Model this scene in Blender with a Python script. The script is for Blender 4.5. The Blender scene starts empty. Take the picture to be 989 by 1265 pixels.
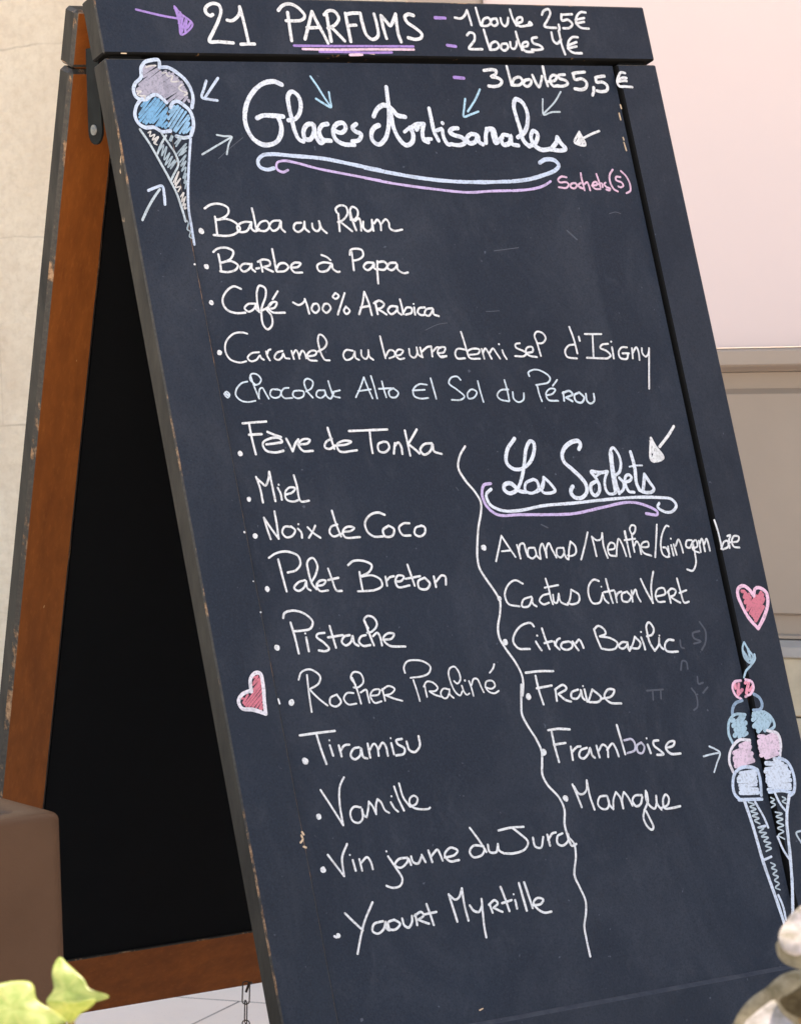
import bpy, bmesh, math, random
from mathutils import Vector, Matrix, noise

rnd = random.Random(11)
R = math.radians
K = {'f': 3941.227862, 'p': 0.072587, 'r': -0.031934, 'hc': 0.814302, 'Ox': -0.286391, 'Oy': 3.170563, 'Oz': 1.105115, 'th': 0.574238, 'phi': 0.296092, 'phi2': 0.296044, 'T': 0.025551, 'g': 0.010305, 'H': 1.147582, 't1': 0.062457, 't2': 1.053465, 't3': 1.077236, 'sl': 0.06013, 'sr': 0.621198, 'a': 0.058412}
LIFT = .19                      # the leaves stand on legs that reach below the picture
K['hc'] += LIFT; K['Oz'] += LIFT
scene = bpy.context.scene
COL = scene.collection

# ------------------------------------------------------------------ camera
pt, rl = K['p'], K['r']
right0 = Vector((1, 0, 0)); down0 = Vector((0, -math.sin(pt), -math.cos(pt))); fwd = Vector((0, math.cos(pt), -math.sin(pt)))
cam_right = right0*math.cos(rl) - down0*math.sin(rl)
cam_down = right0*math.sin(rl) + down0*math.cos(rl)
CAM = Vector((0, 0, K['hc']))
cd = bpy.data.cameras.new('camera')
cam = bpy.data.objects.new('camera', cd); COL.objects.link(cam)
mw = Matrix((cam_right, -cam_down, -fwd)).transposed().to_4x4(); mw.translation = CAM
cam.matrix_world = mw
cd.sensor_fit = 'VERTICAL'; cd.sensor_height = 24.0; cd.lens = K['f']/1265*24.0
cd.clip_start = 0.05; cd.clip_end = 2000
cd.dof.use_dof = True; cd.dof.focus_distance = 3.15; cd.dof.aperture_fstop = 19
scene.camera = cam

# ------------------------------------------------------------------ light
SUN_EL = R(60); SUN_AZ = R(22)          # azimuth clockwise from +y: behind the facade, so the board stands in open shade
w = bpy.data.worlds.new('World'); scene.world = w; w.use_nodes = True
nt = w.node_tree
sky = nt.nodes.new('ShaderNodeTexSky'); sky.sky_type = 'NISHITA'; sky.sun_disc = False
sky.sun_elevation = SUN_EL; sky.sun_rotation = SUN_AZ; sky.dust_density = 2.0; sky.air_density = 1.0; sky.ozone_density = 1.0
nt.links.new(sky.outputs[0], nt.nodes['Background'].inputs[0]); nt.nodes['Background'].inputs[1].default_value = 0.14
ld = bpy.data.lights.new('sun', 'SUN'); ld.energy = 3.2; ld.angle = R(0.5); ld.color = (1, .94, .85)
sun = bpy.data.objects.new('sun', ld); COL.objects.link(sun)
sdir = Vector((math.sin(SUN_AZ)*math.cos(SUN_EL), math.cos(SUN_AZ)*math.cos(SUN_EL), math.sin(SUN_EL)))
sun.rotation_euler = sdir.to_track_quat('Z', 'Y').to_euler(); sun.location = sdir*20
vs = scene.view_settings
vs.view_transform = 'Standard'; vs.look = 'None'; vs.gamma = 1; vs.use_curve_mapping = False
vs.exposure = 1.92
vs.use_white_balance = True; vs.white_balance_temperature = 8300; vs.white_balance_tint = 10

# ------------------------------------------------------------------ helpers
def lin(r, g, b):
    f = lambda c: c/12.92 if c <= .04045 else ((c+.055)/1.055)**2.4
    return (f(r/255), f(g/255), f(b/255), 1)

class Mat:
    """small builder for node materials"""
    def __init__(s, name, rough=.6, spec=.4):
        s.m = bpy.data.materials.new(name); s.m.use_nodes = True
        s.t = s.m.node_tree; s.p = s.t.nodes['Principled BSDF']
        s.p.inputs['Roughness'].default_value = rough
        s.p.inputs['Specular IOR Level'].default_value = spec
        s.co = s.t.nodes.new('ShaderNodeTexCoord')
    def node(s, typ, **kw):
        n = s.t.nodes.new(typ)
        for k, v in kw.items(): setattr(n, k, v)
        return n
    def link(s, a, b): s.t.links.new(a, b)
    def coords(s, scale=(1, 1, 1), rot=(0, 0, 0), loc=(0, 0, 0), kind='Object'):
        mp = s.node('ShaderNodeMapping'); mp.inputs['Scale'].default_value = scale
        mp.inputs['Rotation'].default_value = rot; mp.inputs['Location'].default_value = loc
        s.link(s.co.outputs[kind], mp.inputs[0]); return mp.outputs[0]
    def noise(s, scale, detail=4, rough=.55, vec=None, dist=0):
        n = s.node('ShaderNodeTexNoise'); n.inputs['Scale'].default_value = scale
        n.inputs['Detail'].default_value = detail; n.inputs['Roughness'].default_value = rough
        n.inputs['Distortion'].default_value = dist
        s.link(vec if vec is not None else s.co.outputs['Object'], n.inputs['Vector']); return n.outputs['Fac']
    def ramp(s, fac, stops):
        r = s.node('ShaderNodeValToRGB'); e = r.color_ramp.elements
        while len(e) < len(stops): e.new(.5)
        for el, (p, c) in zip(e, stops):
            el.position = p; el.color = c if hasattr(c, '__len__') else (c, c, c, 1)
        s.link(fac, r.inputs[0]); return r.outputs[0]
    def mix(s, fac, a, b, mode='MIX'):
        n = s.node('ShaderNodeMix', data_type='RGBA', blend_type=mode)
        for val, i in ((fac, 0), (a, 6), (b, 7)):
            if hasattr(val, 'is_linked') or isinstance(val, bpy.types.NodeSocket): s.link(val, n.inputs[i])
            else: n.inputs[i].default_value = val
        return n.outputs[2]
    def base(s, c):
        if isinstance(c, bpy.types.NodeSocket): s.link(c, s.p.inputs['Base Color'])
        else: s.p.inputs['Base Color'].default_value = c
    def bump(s, h, strength=.2, dist=.001):
        b = s.node('ShaderNodeBump'); b.inputs['Strength'].default_value = strength; b.inputs['Distance'].default_value = dist
        s.link(h, b.inputs['Height']); s.link(b.outputs[0], s.p.inputs['Normal'])

def g(v): return (v, v, v, 1)

def obj(name, bm, mats, parent=None, smooth=False):
    me = bpy.data.meshes.new(name); bm.to_mesh(me); bm.free()
    for m_ in (mats if isinstance(mats, (list, tuple)) else [mats]): me.materials.append(m_)
    if smooth:
        for p in me.polygons: p.use_smooth = True
    o = bpy.data.objects.new(name, me); COL.objects.link(o)
    if parent is not None: o.parent = parent
    return o

def empty(name, loc, label, cat, rotz=0, group=None):
    o = bpy.data.objects.new(name, None); COL.objects.link(o)
    o.location = loc; o.rotation_euler = (0, 0, rotz); o.empty_display_size = .1
    o['label'] = label; o['category'] = cat
    if group: o['group'] = group
    return o

def box(bm, f, a, b, bev=0.0, mi=0, bev_mi=None, seg=1):
    """box between corners a, b given in a frame; f maps frame coordinates to mesh space"""
    (x0, y0, z0), (x1, y1, z1) = a, b
    vs_ = [bm.verts.new(f(x, y, z)) for x in (x0, x1) for y in (y0, y1) for z in (z0, z1)]
    fs = []
    for q in ((0, 1, 3, 2), (4, 6, 7, 5), (0, 4, 5, 1), (2, 3, 7, 6), (0, 2, 6, 4), (1, 5, 7, 3)):
        fc = bm.faces.new([vs_[i] for i in q]); fc.material_index = mi; fs.append(fc)
    bmesh.ops.recalc_face_normals(bm, faces=fs)
    if bev:
        ed = list({e for fc in fs for e in fc.edges})
        r_ = bmesh.ops.bevel(bm, geom=ed, offset=bev, segments=seg, profile=.5, affect='EDGES', clamp_overlap=True)
        if bev_mi is not None:
            for fc in r_['faces']: fc.material_index = bev_mi
    return fs

def prism(bm, f, prof, x0, x1, mi=0):
    """profile of (y, z) points extruded along frame x"""
    A = [bm.verts.new(f(x0, y, z)) for y, z in prof]; B = [bm.verts.new(f(x1, y, z)) for y, z in prof]
    n = len(prof); fs = [bm.faces.new(A), bm.faces.new(B)]
    for i in range(n):
        j = (i+1) % n; fs.append(bm.faces.new((A[i], A[j], B[j], B[i])))
    for q in fs: q.material_index = mi
    bmesh.ops.recalc_face_normals(bm, faces=fs)

def tube(bm, pts, r, seg=8, closed=False, mi=0):
    rings = []
    n = len(pts)
    for i, p in enumerate(pts):
        p = Vector(p)
        if closed: d = Vector(pts[(i+1) % n]) - Vector(pts[i-1])
        else: d = Vector(pts[min(i+1, n-1)]) - Vector(pts[max(i-1, 0)])
        d.normalize(); a = d.orthogonal().normalized()
        if abs(d.z) < .95: a = d.cross(Vector((0, 0, 1))).normalized()
        b = d.cross(a)
        rr = r[i] if hasattr(r, '__len__') else r
        rings.append([bm.verts.new(p + a*rr*math.cos(2*math.pi*k/seg) + b*rr*math.sin(2*math.pi*k/seg)) for k in range(seg)])
    for i in range(n if closed else n-1):
        A, B = rings[i], rings[(i+1) % n]
        for k in range(seg):
            fc = bm.faces.new((A[k], A[(k+1) % seg], B[(k+1) % seg], B[k])); fc.material_index = mi; fc.smooth = True
    if not closed:
        bm.faces.new(rings[0]).material_index = mi; bm.faces.new(rings[-1]).material_index = mi

# ------------------------------------------------------------------ materials
def mat_board(name, c0, c1, dust, rough=.55):
    M = Mat(name, rough, .2)
    big = M.noise(5, 5, .6); fine = M.noise(900, 2, .5)
    c = M.mix(M.ramp(big, [(.3, g(0)), (.7, g(1))]), c0, c1)
    # wiped chalk dust: long soft smears and cloudy patches
    sm = M.noise(8, 7, .68, M.coords((1, 1, .45), (0, .3, -.57)), .8)
    c = M.mix(M.ramp(sm, [(.46, g(0)), (.80, g(.65))]), c, dust)
    cl = M.noise(26, 6, .72, M.coords((1.3, 1.3, .7), (0, -.5, .3)), .4)
    c = M.mix(M.ramp(cl, [(.56, g(0)), (.80, g(.45))]), c, dust)
    # paint speckle and chalk specks
    sk = M.noise(520, 2, .5)
    c = M.mix(M.ramp(sk, [(.30, g(.40)), (.5, g(0))]), c, tuple(x*.5 for x in c0[:3])+(1,))
    c = M.mix(M.ramp(sk, [(.56, g(0)), (.74, g(.22))]), c, dust)
    sp = M.noise(170, 2, .4)
    c = M.mix(M.ramp(sp, [(.75, g(0)), (.80, g(.6))]), c, tuple(x*2 for x in dust[:3])+(1,))
    M.base(c); M.bump(fine, .18, .0008)
    M.link(M.ramp(sm, [(.3, g(rough-.1)), (.7, g(rough+.12))]), M.p.inputs['Roughness'])
    return M.m
M_PANEL = mat_board('blackboard_paint', (.0115, .0172, .0300, 1), (.0155, .0230, .0385, 1), (.052, .060, .078, 1))
M_FRAME = mat_board('black_frame_paint', (.0115, .0170, .0290, 1), (.0160, .0230, .0380, 1), (.045, .052, .068, 1), .5)

def mat_edge():
    M = Mat('worn_painted_edge', .6, .35)
    n1 = M.noise(28, 6, .7, M.coords((1, 1, .35)))
    n2 = M.noise(240, 3, .6)
    paint = M.mix(M.ramp(n2, [(.35, g(0)), (.7, g(1))]), (.028, .027, .025, 1), (.055, .050, .043, 1))
    wood = M.mix(M.ramp(n2, [(.35, g(0)), (.65, g(1))]), (.10, .050, .024, 1), (.36, .22, .125, 1))
    c = M.mix(M.ramp(n1, [(.55, g(0)), (.60, g(1))]), paint, wood)
    M.base(c); M.bump(n2, .2, .0006); return M.m
M_EDGE = mat_edge()

def mat_side():
    M = Mat('scuffed_side_paint', .7, .12)
    n = M.noise(30, 7, .72, M.coords((1, 1, .3))); f_ = M.noise(300, 3, .6)
    c = M.mix(M.ramp(n, [(.3, g(0)), (.72, g(1))]), (.014, .014, .013, 1), (.050, .046, .038, 1))
    chip = M.noise(55, 4, .6, M.coords((1, 1, .5)))
    c = M.mix(M.ramp(chip, [(.70, g(0)), (.725, g(1))]), c, (.42, .30, .20, 1))
    M.base(c); M.bump(f_, .15, .0006); return M.m
M_SIDE = mat_side()

def mat_wood(name, scale, rot=(0, 0, 0)):
    M = Mat(name, .45, .25)
    v = M.coords(scale, rot)
    g1 = M.noise(1, 5, .5, v, .35); g2 = M.noise(2.6, 6, .7, v, .25); g3 = M.noise(6.5, 3, .6, v)
    c = M.mix(M.ramp(g1, [(.25, g(0)), (.78, g(1))]), (.180, .050, .0112, 1), (.285, .084, .0168, 1))
    c = M.mix(M.ramp(g2, [(.40, g(0)), (.72, g(.45))]), c, (.13, .034, .008, 1))
    c = M.mix(M.ramp(g3, [(.55, g(0)), (.75, g(.35))]), c, (.36, .125, .030, 1))
    bl = M.noise(17, 3, .5, M.coords((1, 1, .55)))
    c = M.mix(M.ramp(bl, [(.74, g(0)), (.77, g(.6))]), c, (.05, .017, .008, 1))
    ch = M.noise(120, 3, .5, M.coords((1, 1, .4)))
    c = M.mix(M.ramp(ch, [(.765, g(0)), (.78, g(.9))]), c, (.55, .38, .2, 1))
    M.base(c); M.bump(g2, .12, .0006); return M.m
M_WOOD = mat_wood('varnished_wood', (55, 55, 3.5))
M_WOOD_H = mat_wood('varnished_wood_rail', (3.5, 55, 55), (0, 0, -K['th']))

def mat_plain(name, c, rough=.6, spec=.4, metal=0, var=.12, nscale=40, bump=.1, bs=300):
    M = Mat(name, rough, spec); M.p.inputs['Metallic'].default_value = metal
    n = M.noise(nscale, 5, .6)
    lo = tuple(x*(1-var) for x in c[:3])+(1,); hi = tuple(min(1, x*(1+var)) for x in c[:3])+(1,)
    M.base(M.mix(M.ramp(n, [(.3, g(0)), (.7, g(1))]), lo, hi))
    if bump: M.bump(M.noise(bs, 3, .6), bump, .001)
    return M.m
M_BACK = mat_plain('dark_back_panel', (.0035, .0040, .0046, 1), .75, .12)
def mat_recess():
    M = Mat('recess_shade_paint', .8, .1)  # near-black paints in the shade of the grooves; brown flecks are bare wood
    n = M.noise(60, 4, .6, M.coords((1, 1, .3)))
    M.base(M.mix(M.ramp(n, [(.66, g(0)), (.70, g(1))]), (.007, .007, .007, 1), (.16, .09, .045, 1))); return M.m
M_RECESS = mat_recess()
def mat_lit_edge():
    M = Mat('lit_rail_edge', .7, .2)  # lighter grey paints in the light caught by the rail bevel; pale flecks are chips
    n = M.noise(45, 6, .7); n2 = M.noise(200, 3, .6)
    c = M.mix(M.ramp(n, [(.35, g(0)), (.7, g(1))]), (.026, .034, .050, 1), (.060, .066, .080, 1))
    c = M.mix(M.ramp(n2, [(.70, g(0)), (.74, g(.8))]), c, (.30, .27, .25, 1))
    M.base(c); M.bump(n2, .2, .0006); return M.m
M_LIT_EDGE = mat_lit_edge()
M_METAL = mat_plain('dark_steel', (.010, .012, .012, 1), .7, .06, 0, .3)
M_RIVET = mat_plain('worn_rivet_steel', (.13, .135, .13, 1), .4, .4, .3)
M_CHAIN = mat_plain('rusty_chain', (.09, .07, .055, 1), .5, .5, .6)

CHALK = dict(w=(226, 228, 234), wb=(218, 226, 241), wp=(226, 222, 234), v=(166, 136, 208), lil=(200, 180, 226), pk=(236, 202, 222),
    pk2=(212, 138, 188), blu=(196, 211, 236), pale=(186, 200, 212), gy=(166, 164, 184), sky=(112, 168, 210), cr=(206, 204, 206),
    cy=(170, 210, 235), cy2=(206, 220, 234), pk5=(222, 186, 212), sky2=(140, 186, 222), pale2=(160, 178, 192), red=(212, 120, 138), red2=(212, 122, 142), pk3=(240, 196, 222), pk4=(236, 152, 176),
    gb=(166, 196, 216), gb2=(140, 165, 192), pkw=(226, 200, 222), pb=(208, 219, 238), ghost=(80, 85, 98), lil2=(196, 194, 214), chip=(214, 188, 160))
CH = {}
def chalk(k):
    if k in CH: return CH[k]
    c = lin(*CHALK[k]); c = (c[0]*.94, c[1]*.93, c[2]*.89, 1)
    M = Mat('chalk_ink_'+'_'.join({'w': 'white', 'wb': 'bluish_white', 'v': 'violet', 'ghost': 'faint'}.get(k, k).split()), .75, .2)
    n = M.noise(420, 3, .65); n2 = M.noise(70, 3, .6)
    thin = tuple(a*.55+.03 for a in c[:3])+(1,)
    k1 = M.mix(M.ramp(n, [(.32, g(1)), (.50, g(0))]), c, thin)
    k2 = M.mix(M.ramp(n2, [(.30, g(.6)), (.46, g(0))]), k1, thin)
    M.base(k2); CH[k] = M.m; return M.m

# ------------------------------------------------------------------ the setting: pavement
_r = fwd*K['f'] + cam_right*(296-494.5) + cam_down*(1237-632.5)
PJ = tuple((CAM + _r*(-CAM.z/_r.z))[:2])
def mat_pave():
    M = Mat('pale_stone_paving', .75, .3)
    a = R(24)
    px, py = PJ
    rx, ry = px*math.cos(a)-py*math.sin(a), px*math.sin(a)+py*math.cos(a)
    v = M.coords((1, 1, 1), (0, 0, a), (-rx, -ry, 0))
    b = M.node('ShaderNodeTexBrick'); b.offset = .43; b.offset_frequency = 2; b.squash = 1
    M.link(v, b.inputs['Vector'])
    b.inputs['Color1'].default_value = (.80, .70, .63, 1); b.inputs['Color2'].default_value = (.84, .74, .67, 1)
    b.inputs['Mortar'].default_value = (.16, .14, .13, 1)
    b.inputs['Scale'].default_value = 1; b.inputs['Mortar Size'].default_value = .0022; b.inputs['Mortar Smooth'].default_value = .3
    b.inputs['Brick Width'].default_value = .62; b.inputs['Row Height'].default_value = .40
    n = M.noise(7, 6, .65); n2 = M.noise(160, 4, .6)
    c = M.mix(M.ramp(n, [(.35, g(0)), (.7, g(.35))]), b.outputs['Color'], (.70, .61, .54, 1))
    c = M.mix(M.ramp(n2, [(.62, g(0)), (.75, g(.4))]), c, (.3, .27, .25, 1))
    M.base(c); M.bump(n2, .25, .001); return M.m
bm = bmesh.new()
bmesh.ops.create_grid(bm, x_segments=24, y_segments=24, size=60)
gr = obj('pavement', bm, mat_pave()); gr['kind'] = 'structure'

# ------------------------------------------------------------------ the facade
WYAW = R(-30)
idf = lambda x, y, z: Vector((x, y, z + LIFT))
def mat_stone():
    M = Mat('pale_limestone', .85, .2)
    sep = M.node('ShaderNodeSeparateXYZ'); M.link(M.co.outputs['Object'], sep.inputs[0])
    wob = M.noise(9, 3, .6)
    cmb = M.node('ShaderNodeCombineXYZ')
    ad = M.node('ShaderNodeMath', operation='MULTIPLY_ADD'); M.link(wob, ad.inputs[0]); ad.inputs[1].default_value = .022; M.link(sep.outputs[2], ad.inputs[2])
    ay = M.node('ShaderNodeMath', operation='ADD'); M.link(ad.outputs[0], ay.inputs[0]); ay.inputs[1].default_value = .011-LIFT-.022
    ax = M.node('ShaderNodeMath', operation='ADD'); M.link(sep.outputs[0], ax.inputs[0]); ax.inputs[1].default_value = .846+.375
    M.link(ax.outputs[0], cmb.inputs[0]); M.link(ay.outputs[0], cmb.inputs[1])
    b = M.node('ShaderNodeTexBrick'); b.offset = .5; b.offset_frequency = 2
    M.link(cmb.outputs[0], b.inputs['Vector'])
    b.inputs['Color1'].default_value = (.69, .59, .46, 1); b.inputs['Color2'].default_value = (.77, .67, .54, 1)
    b.inputs['Mortar'].default_value = (.34, .28, .22, 1)
    b.inputs['Scale'].default_value = 1; b.inputs['Mortar Size'].default_value = .0020; b.inputs['Mortar Smooth'].default_value = .6
    b.inputs['Brick Width'].default_value = .75; b.inputs['Row Height'].default_value = .30
    n = M.noise(5, 9, .75); n2 = M.noise(60, 8, .75); n3 = M.noise(22, 5, .6, M.coords((1, 1, 2.2)))
    # the joints are worn: mortar flush with the stone in places
    jm = M.mix(M.ramp(M.noise(3.2, 4, .7), [(.42, g(.15)), (.62, g(.95))]), (.68, .59, .47, 1), b.outputs['Color'])
    c = M.mix(M.ramp(n, [(.38, g(0)), (.66, g(.7))]), jm, (.56, .45, .34, 1))
    c = M.mix(M.ramp(n2, [(.35, g(.45)), (.55, g(0))]), c, (.48, .38, .28, 1))
    c = M.mix(M.ramp(n3, [(.60, g(0)), (.78, g(.5))]), c, (.50, .40, .30, 1))
    pit = M.noise(95, 3, .5)
    c = M.mix(M.ramp(pit, [(.73, g(0)), (.77, g(.7))]), c, (.26, .21, .17, 1))
    M.base(c)
    h = M.mix(.5, n2, n3); M.bump(h, .8, .010); return M.m
wall_root = None
def facade_root(name, label, cat):
    return empty(name, (.1, 4.7, 0), label, cat, WYAW)
bm = bmesh.new()
out = [(-8, 0), (-.064, 0), (-.064, 2.95), (2.35, 2.95), (2.35, 0), (8, 0), (8, 4.6), (-8, 4.6)]
F0 = [bm.verts.new((x, 0, z)) for x, z in out]; F1 = [bm.verts.new((x, .55, z)) for x, z in out]
bm.faces.new(F0); bm.faces.new(F1)
for i in range(8):
    j = (i+1) % 8; bm.faces.new((F0[i], F0[j], F1[j], F1[i]))
bmesh.ops.recalc_face_normals(bm, faces=bm.faces[:])
bmesh.ops.triangulate(bm, faces=[f_ for f_ in bm.faces if len(f_.verts) > 4])
sw = obj('stone_wall', bm, mat_stone())
sw.location = (.1, 4.7, 0); sw.rotation_euler = (0, 0, WYAW)
sw['label'] = 'cream limestone block wall with worn joints left of the chalkboard'; sw['category'] = 'wall'

M_TAUPE = mat_plain('taupe_joinery_paint', (.39, .302, .240, 1), .5, .35, 0, .05, 4, .12, 140)
M_TAUPE_D = mat_plain('taupe_joinery_rail_paint', (.375, .290, .227, 1), .5, .35, 0, .05, 4, .12, 140)
M_PINK = mat_plain('pale_pink_blind', (.76, .60, .56, 1), .6, .3, 0, .02, 2.5, .05, 200)
M_PLINTH = mat_plain('pale_plinth_stone', (.52, .43, .31, 1), .8, .25, 0, .12, 26, .35, 120)
M_LEDGE = mat_plain('grey_plinth_ledge', (.40, .345, .30, 1), .75, .25, 0, .08, 30, .2, 150)
sf = facade_root('shop_front', 'taupe panelled shop front with pale pink window behind the chalkboard', 'shop front')
for x0, x1 in ((-.060, .058), (2.225, 2.345)):
    bm = bmesh.new(); box(bm, idf, (x0, -.030, .296), (x1, .2, 2.74), .003); obj('pilaster', bm, M_TAUPE, sf)
bm = bmesh.new(); box(bm, idf, (.0595, -.018, .705), (2.2235, .03, 2.55)); obj('window_pane', bm, M_PINK, sf)
bm = bmesh.new(); box(bm, idf, (.0595, -.028, 2.552), (2.2235, .2, 2.738), .003); obj('fascia', bm, M_TAUPE, sf)
bm = bmesh.new()
prism(bm, idf, [(.12, .7035), (-.034, .7030), (-.037, .7005), (-.037, .682), (-.033, .679), (-.022, .6765), (-.010, .6735), (-.004, .6705), (.12, .6705)], .0595, 2.2235)
obj('window_sill', bm, M_TAUPE, sf)
bm = bmesh.new()
prism(bm, idf, [(.1, .6695), (.0, .6695), (.0, .647), (-.010, .6395), (-.010, .3325), (.0, .328), (.0, .3025), (-.009, .3005), (-.009, .2965), (.1, .2965)], .0595, 2.2235)
obj('riser_panel', bm, M_TAUPE_D, sf)
bm = bmesh.new()
prism(bm, idf, [(.1, .2945), (-.010, .2945), (-.030, .287), (-.036, .276), (-.036, .2735), (.1, .2735)], -.060, 2.345)
obj('plinth_ledge', bm, M_LEDGE, sf)
bm = bmesh.new(); box(bm, idf, (-.060, -.032, .1905), (2.345, .1, .2725), .002); box(bm, idf, (-.060, -.032, -LIFT), (2.345, .1, .1880), .002)
obj('plinth', bm, M_PLINTH, sf)

# ------------------------------------------------------------------ the A-board
th, ph = K['th'], K['phi']; W, H, T, GAP = .68, K['H'], K['T'], K['g']
U = Vector((math.cos(th), math.sin(th), 0)); N = Vector((math.sin(th), -math.cos(th), 0)); Z = Vector((0, 0, 1))
V = -Z*math.cos(ph) + N*math.sin(ph); Mn = N*math.cos(ph) + Z*math.sin(ph)
V2 = -Z*math.cos(K['phi2']) - N*math.sin(K['phi2']); M2 = -N*math.cos(K['phi2']) + Z*math.sin(K['phi2'])
O = Vector((K['Ox'], K['Oy'], K['Oz'])); O2 = O - Mn*T - N*GAP
BASE = O + U*(W/2); BASE.z = 0
A = O - BASE; A2 = O2 - BASE
# front leaf: k = depth behind the face, rear leaf: k = depth behind its inner (wood) face
FR = lambda s, t, k: A + U*s + V*t - Mn*k
RR = lambda s, t, k: A2 + U*s + V2*t + M2*k
ab = empty('sandwich_board', BASE, 'black wooden A-frame chalkboard handwritten with ice cream flavours', 'chalkboard')
T1, T2, SL, SR = K['t1'], K['t2'], K['sl'], .6265
REC = .005; HL = H + LIFT/math.cos(ph)
FM = [M_FRAME, M_EDGE, M_SIDE, M_WOOD]

def frame_piece(name, f, a, b, bev, front, side, back, nrm_front, nrm_back, woodmat=None):
    bm = bmesh.new(); box(bm, f, a, b, bev, 0, 1)
    for fc in bm.faces:
        if fc.material_index == 1: continue
        fc.normal_update(); n_ = fc.normal
        if n_.dot(nrm_front) > .9: fc.material_index = front
        elif n_.dot(nrm_back) > .9: fc.material_index = back
        else: fc.material_index = side
    mats = FM[:3] + [woodmat or M_WOOD]
    return bm, mats
def front_piece(name, a, b, bev=.0016, wood=None):
    bm, mats = frame_piece(name, FR, a, b, bev, 0, 2, 3, Mn, -Mn, wood); return bm, mats
def rear_piece(name, a, b, bev=.0012, wood=None):
    bm, mats = frame_piece(name, RR, a, b, bev, 3, 2, 0, -M2, M2, wood); return bm, mats

bm, ms = front_piece('h', (0, 0, 0), (W, T1, T), wood=M_WOOD_H)
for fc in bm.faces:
    if fc.normal.dot(V) > .6 and fc.material_index in (1, 2): fc.material_index = 4  # underside of the header gets the painted groove shade
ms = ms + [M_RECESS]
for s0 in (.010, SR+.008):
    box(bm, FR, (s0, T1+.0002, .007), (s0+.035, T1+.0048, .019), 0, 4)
header = obj('header_rail', bm, ms, ab)
TG = T1+.005
bm, ms = front_piece('stile', (0, TG, 0), (SL, HL, T)); stile_l = obj('stile', bm, ms, ab)
bm, ms = front_piece('stile', (SR, TG, 0), (W, HL, T))
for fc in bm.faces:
    if fc.normal.dot(-U) > .6 and fc.material_index in (1, 2): fc.material_index = 4  # inner wall of the stile gets the painted groove shade
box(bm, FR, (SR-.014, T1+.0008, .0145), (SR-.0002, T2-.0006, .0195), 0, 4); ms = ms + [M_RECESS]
stile_r = obj('stile', bm, ms, ab)
bm, ms = front_piece('rail', (SL+.0004, T2-.002, 0), (SR-.0004, H-.004, T), .0046, wood=M_WOOD_H); ms[1] = M_LIT_EDGE; obj('bottom_rail', bm, ms, ab)
bm = bmesh.new(); box(bm, FR, (SL+.0006, T1+.0052, REC), (SR-.0028, T2-.0006, REC+.008)); panel = obj('chalkboard_panel', bm, M_PANEL, ab)
# rear leaf, seen from inside
AW = K['a']; T3 = K['t3']; RT = T1+.004
bm, ms = rear_piece('h', (0, 0.006, 0), (W, RT-.0022, T), .0034, wood=M_WOOD_H)
for s0 in (.010, W-.045):
    box(bm, RR, (s0, RT-.0021, .007), (s0+.035, RT+.0019, .019), 0, 3)
obj('rear_header_rail', bm, ms, ab)
bm, ms = rear_piece('s', (0, RT, 0), (AW, HL, T), .0042); obj('rear_stile', bm, ms, ab)
bm, ms = rear_piece('s', (W-AW, RT, 0), (W, HL, T), .0042); obj('rear_stile', bm, ms, ab)
bm, ms = rear_piece('r', (AW+.0004, T3, 0), (W-AW-.0004, H, T), wood=M_WOOD_H); obj('rear_bottom_rail', bm, ms, ab)
bm = bmesh.new(); box(bm, RR, (AW+.0006, RT+.0005, .003), (W-AW-.0006, T3-.0006, .015)); obj('rear_panel', bm, M_BACK, ab)
# hinges on top and the flat stay between the leaves
for s0 in (.02, W-.075):
    bm = bmesh.new()
    c0 = A - Mn*T*.98 - N*GAP*.5 + Z*.003
    tube(bm, [c0 + U*s0, c0 + U*(s0+.055)], .0042, 12)
    obj('hinge', bm, M_RIVET, ab)
def stay(s0):
    bm = bmesh.new()
    top, bot = -.052, -.133; hw = .0145
    prof = []
    for k in range(13):
        a_ = math.pi*k/12; prof.append((-hw*math.cos(a_), -hw*math.sin(a_)))
    pts = [(-.0115-hw, top)] + [(-.0125+p, bot+q) for p, q in prof] + [(-.0045+hw*.2, top)]
    f = lambda x, y, z: A + U*x + N*y + Z*z
    prism(bm, f, pts, s0, s0+.0025)
    st = obj('stay_bracket', bm, M_METAL, ab)
    bm = bmesh.new()
    cy, cz = -.0135, bot
    for r0, r1, x0, x1 in ((.0052, .0052, s0-.0001, s0-.0018), (.0030, .0016, s0-.0019, s0-.0032)):
        tube(bm, [f(x0, cy, cz), f(x1, cy, cz)], [r0, r1], 14)
    obj('rivet', bm, M_RIVET, st)
stay(.0035); stay(W-.006)
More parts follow.
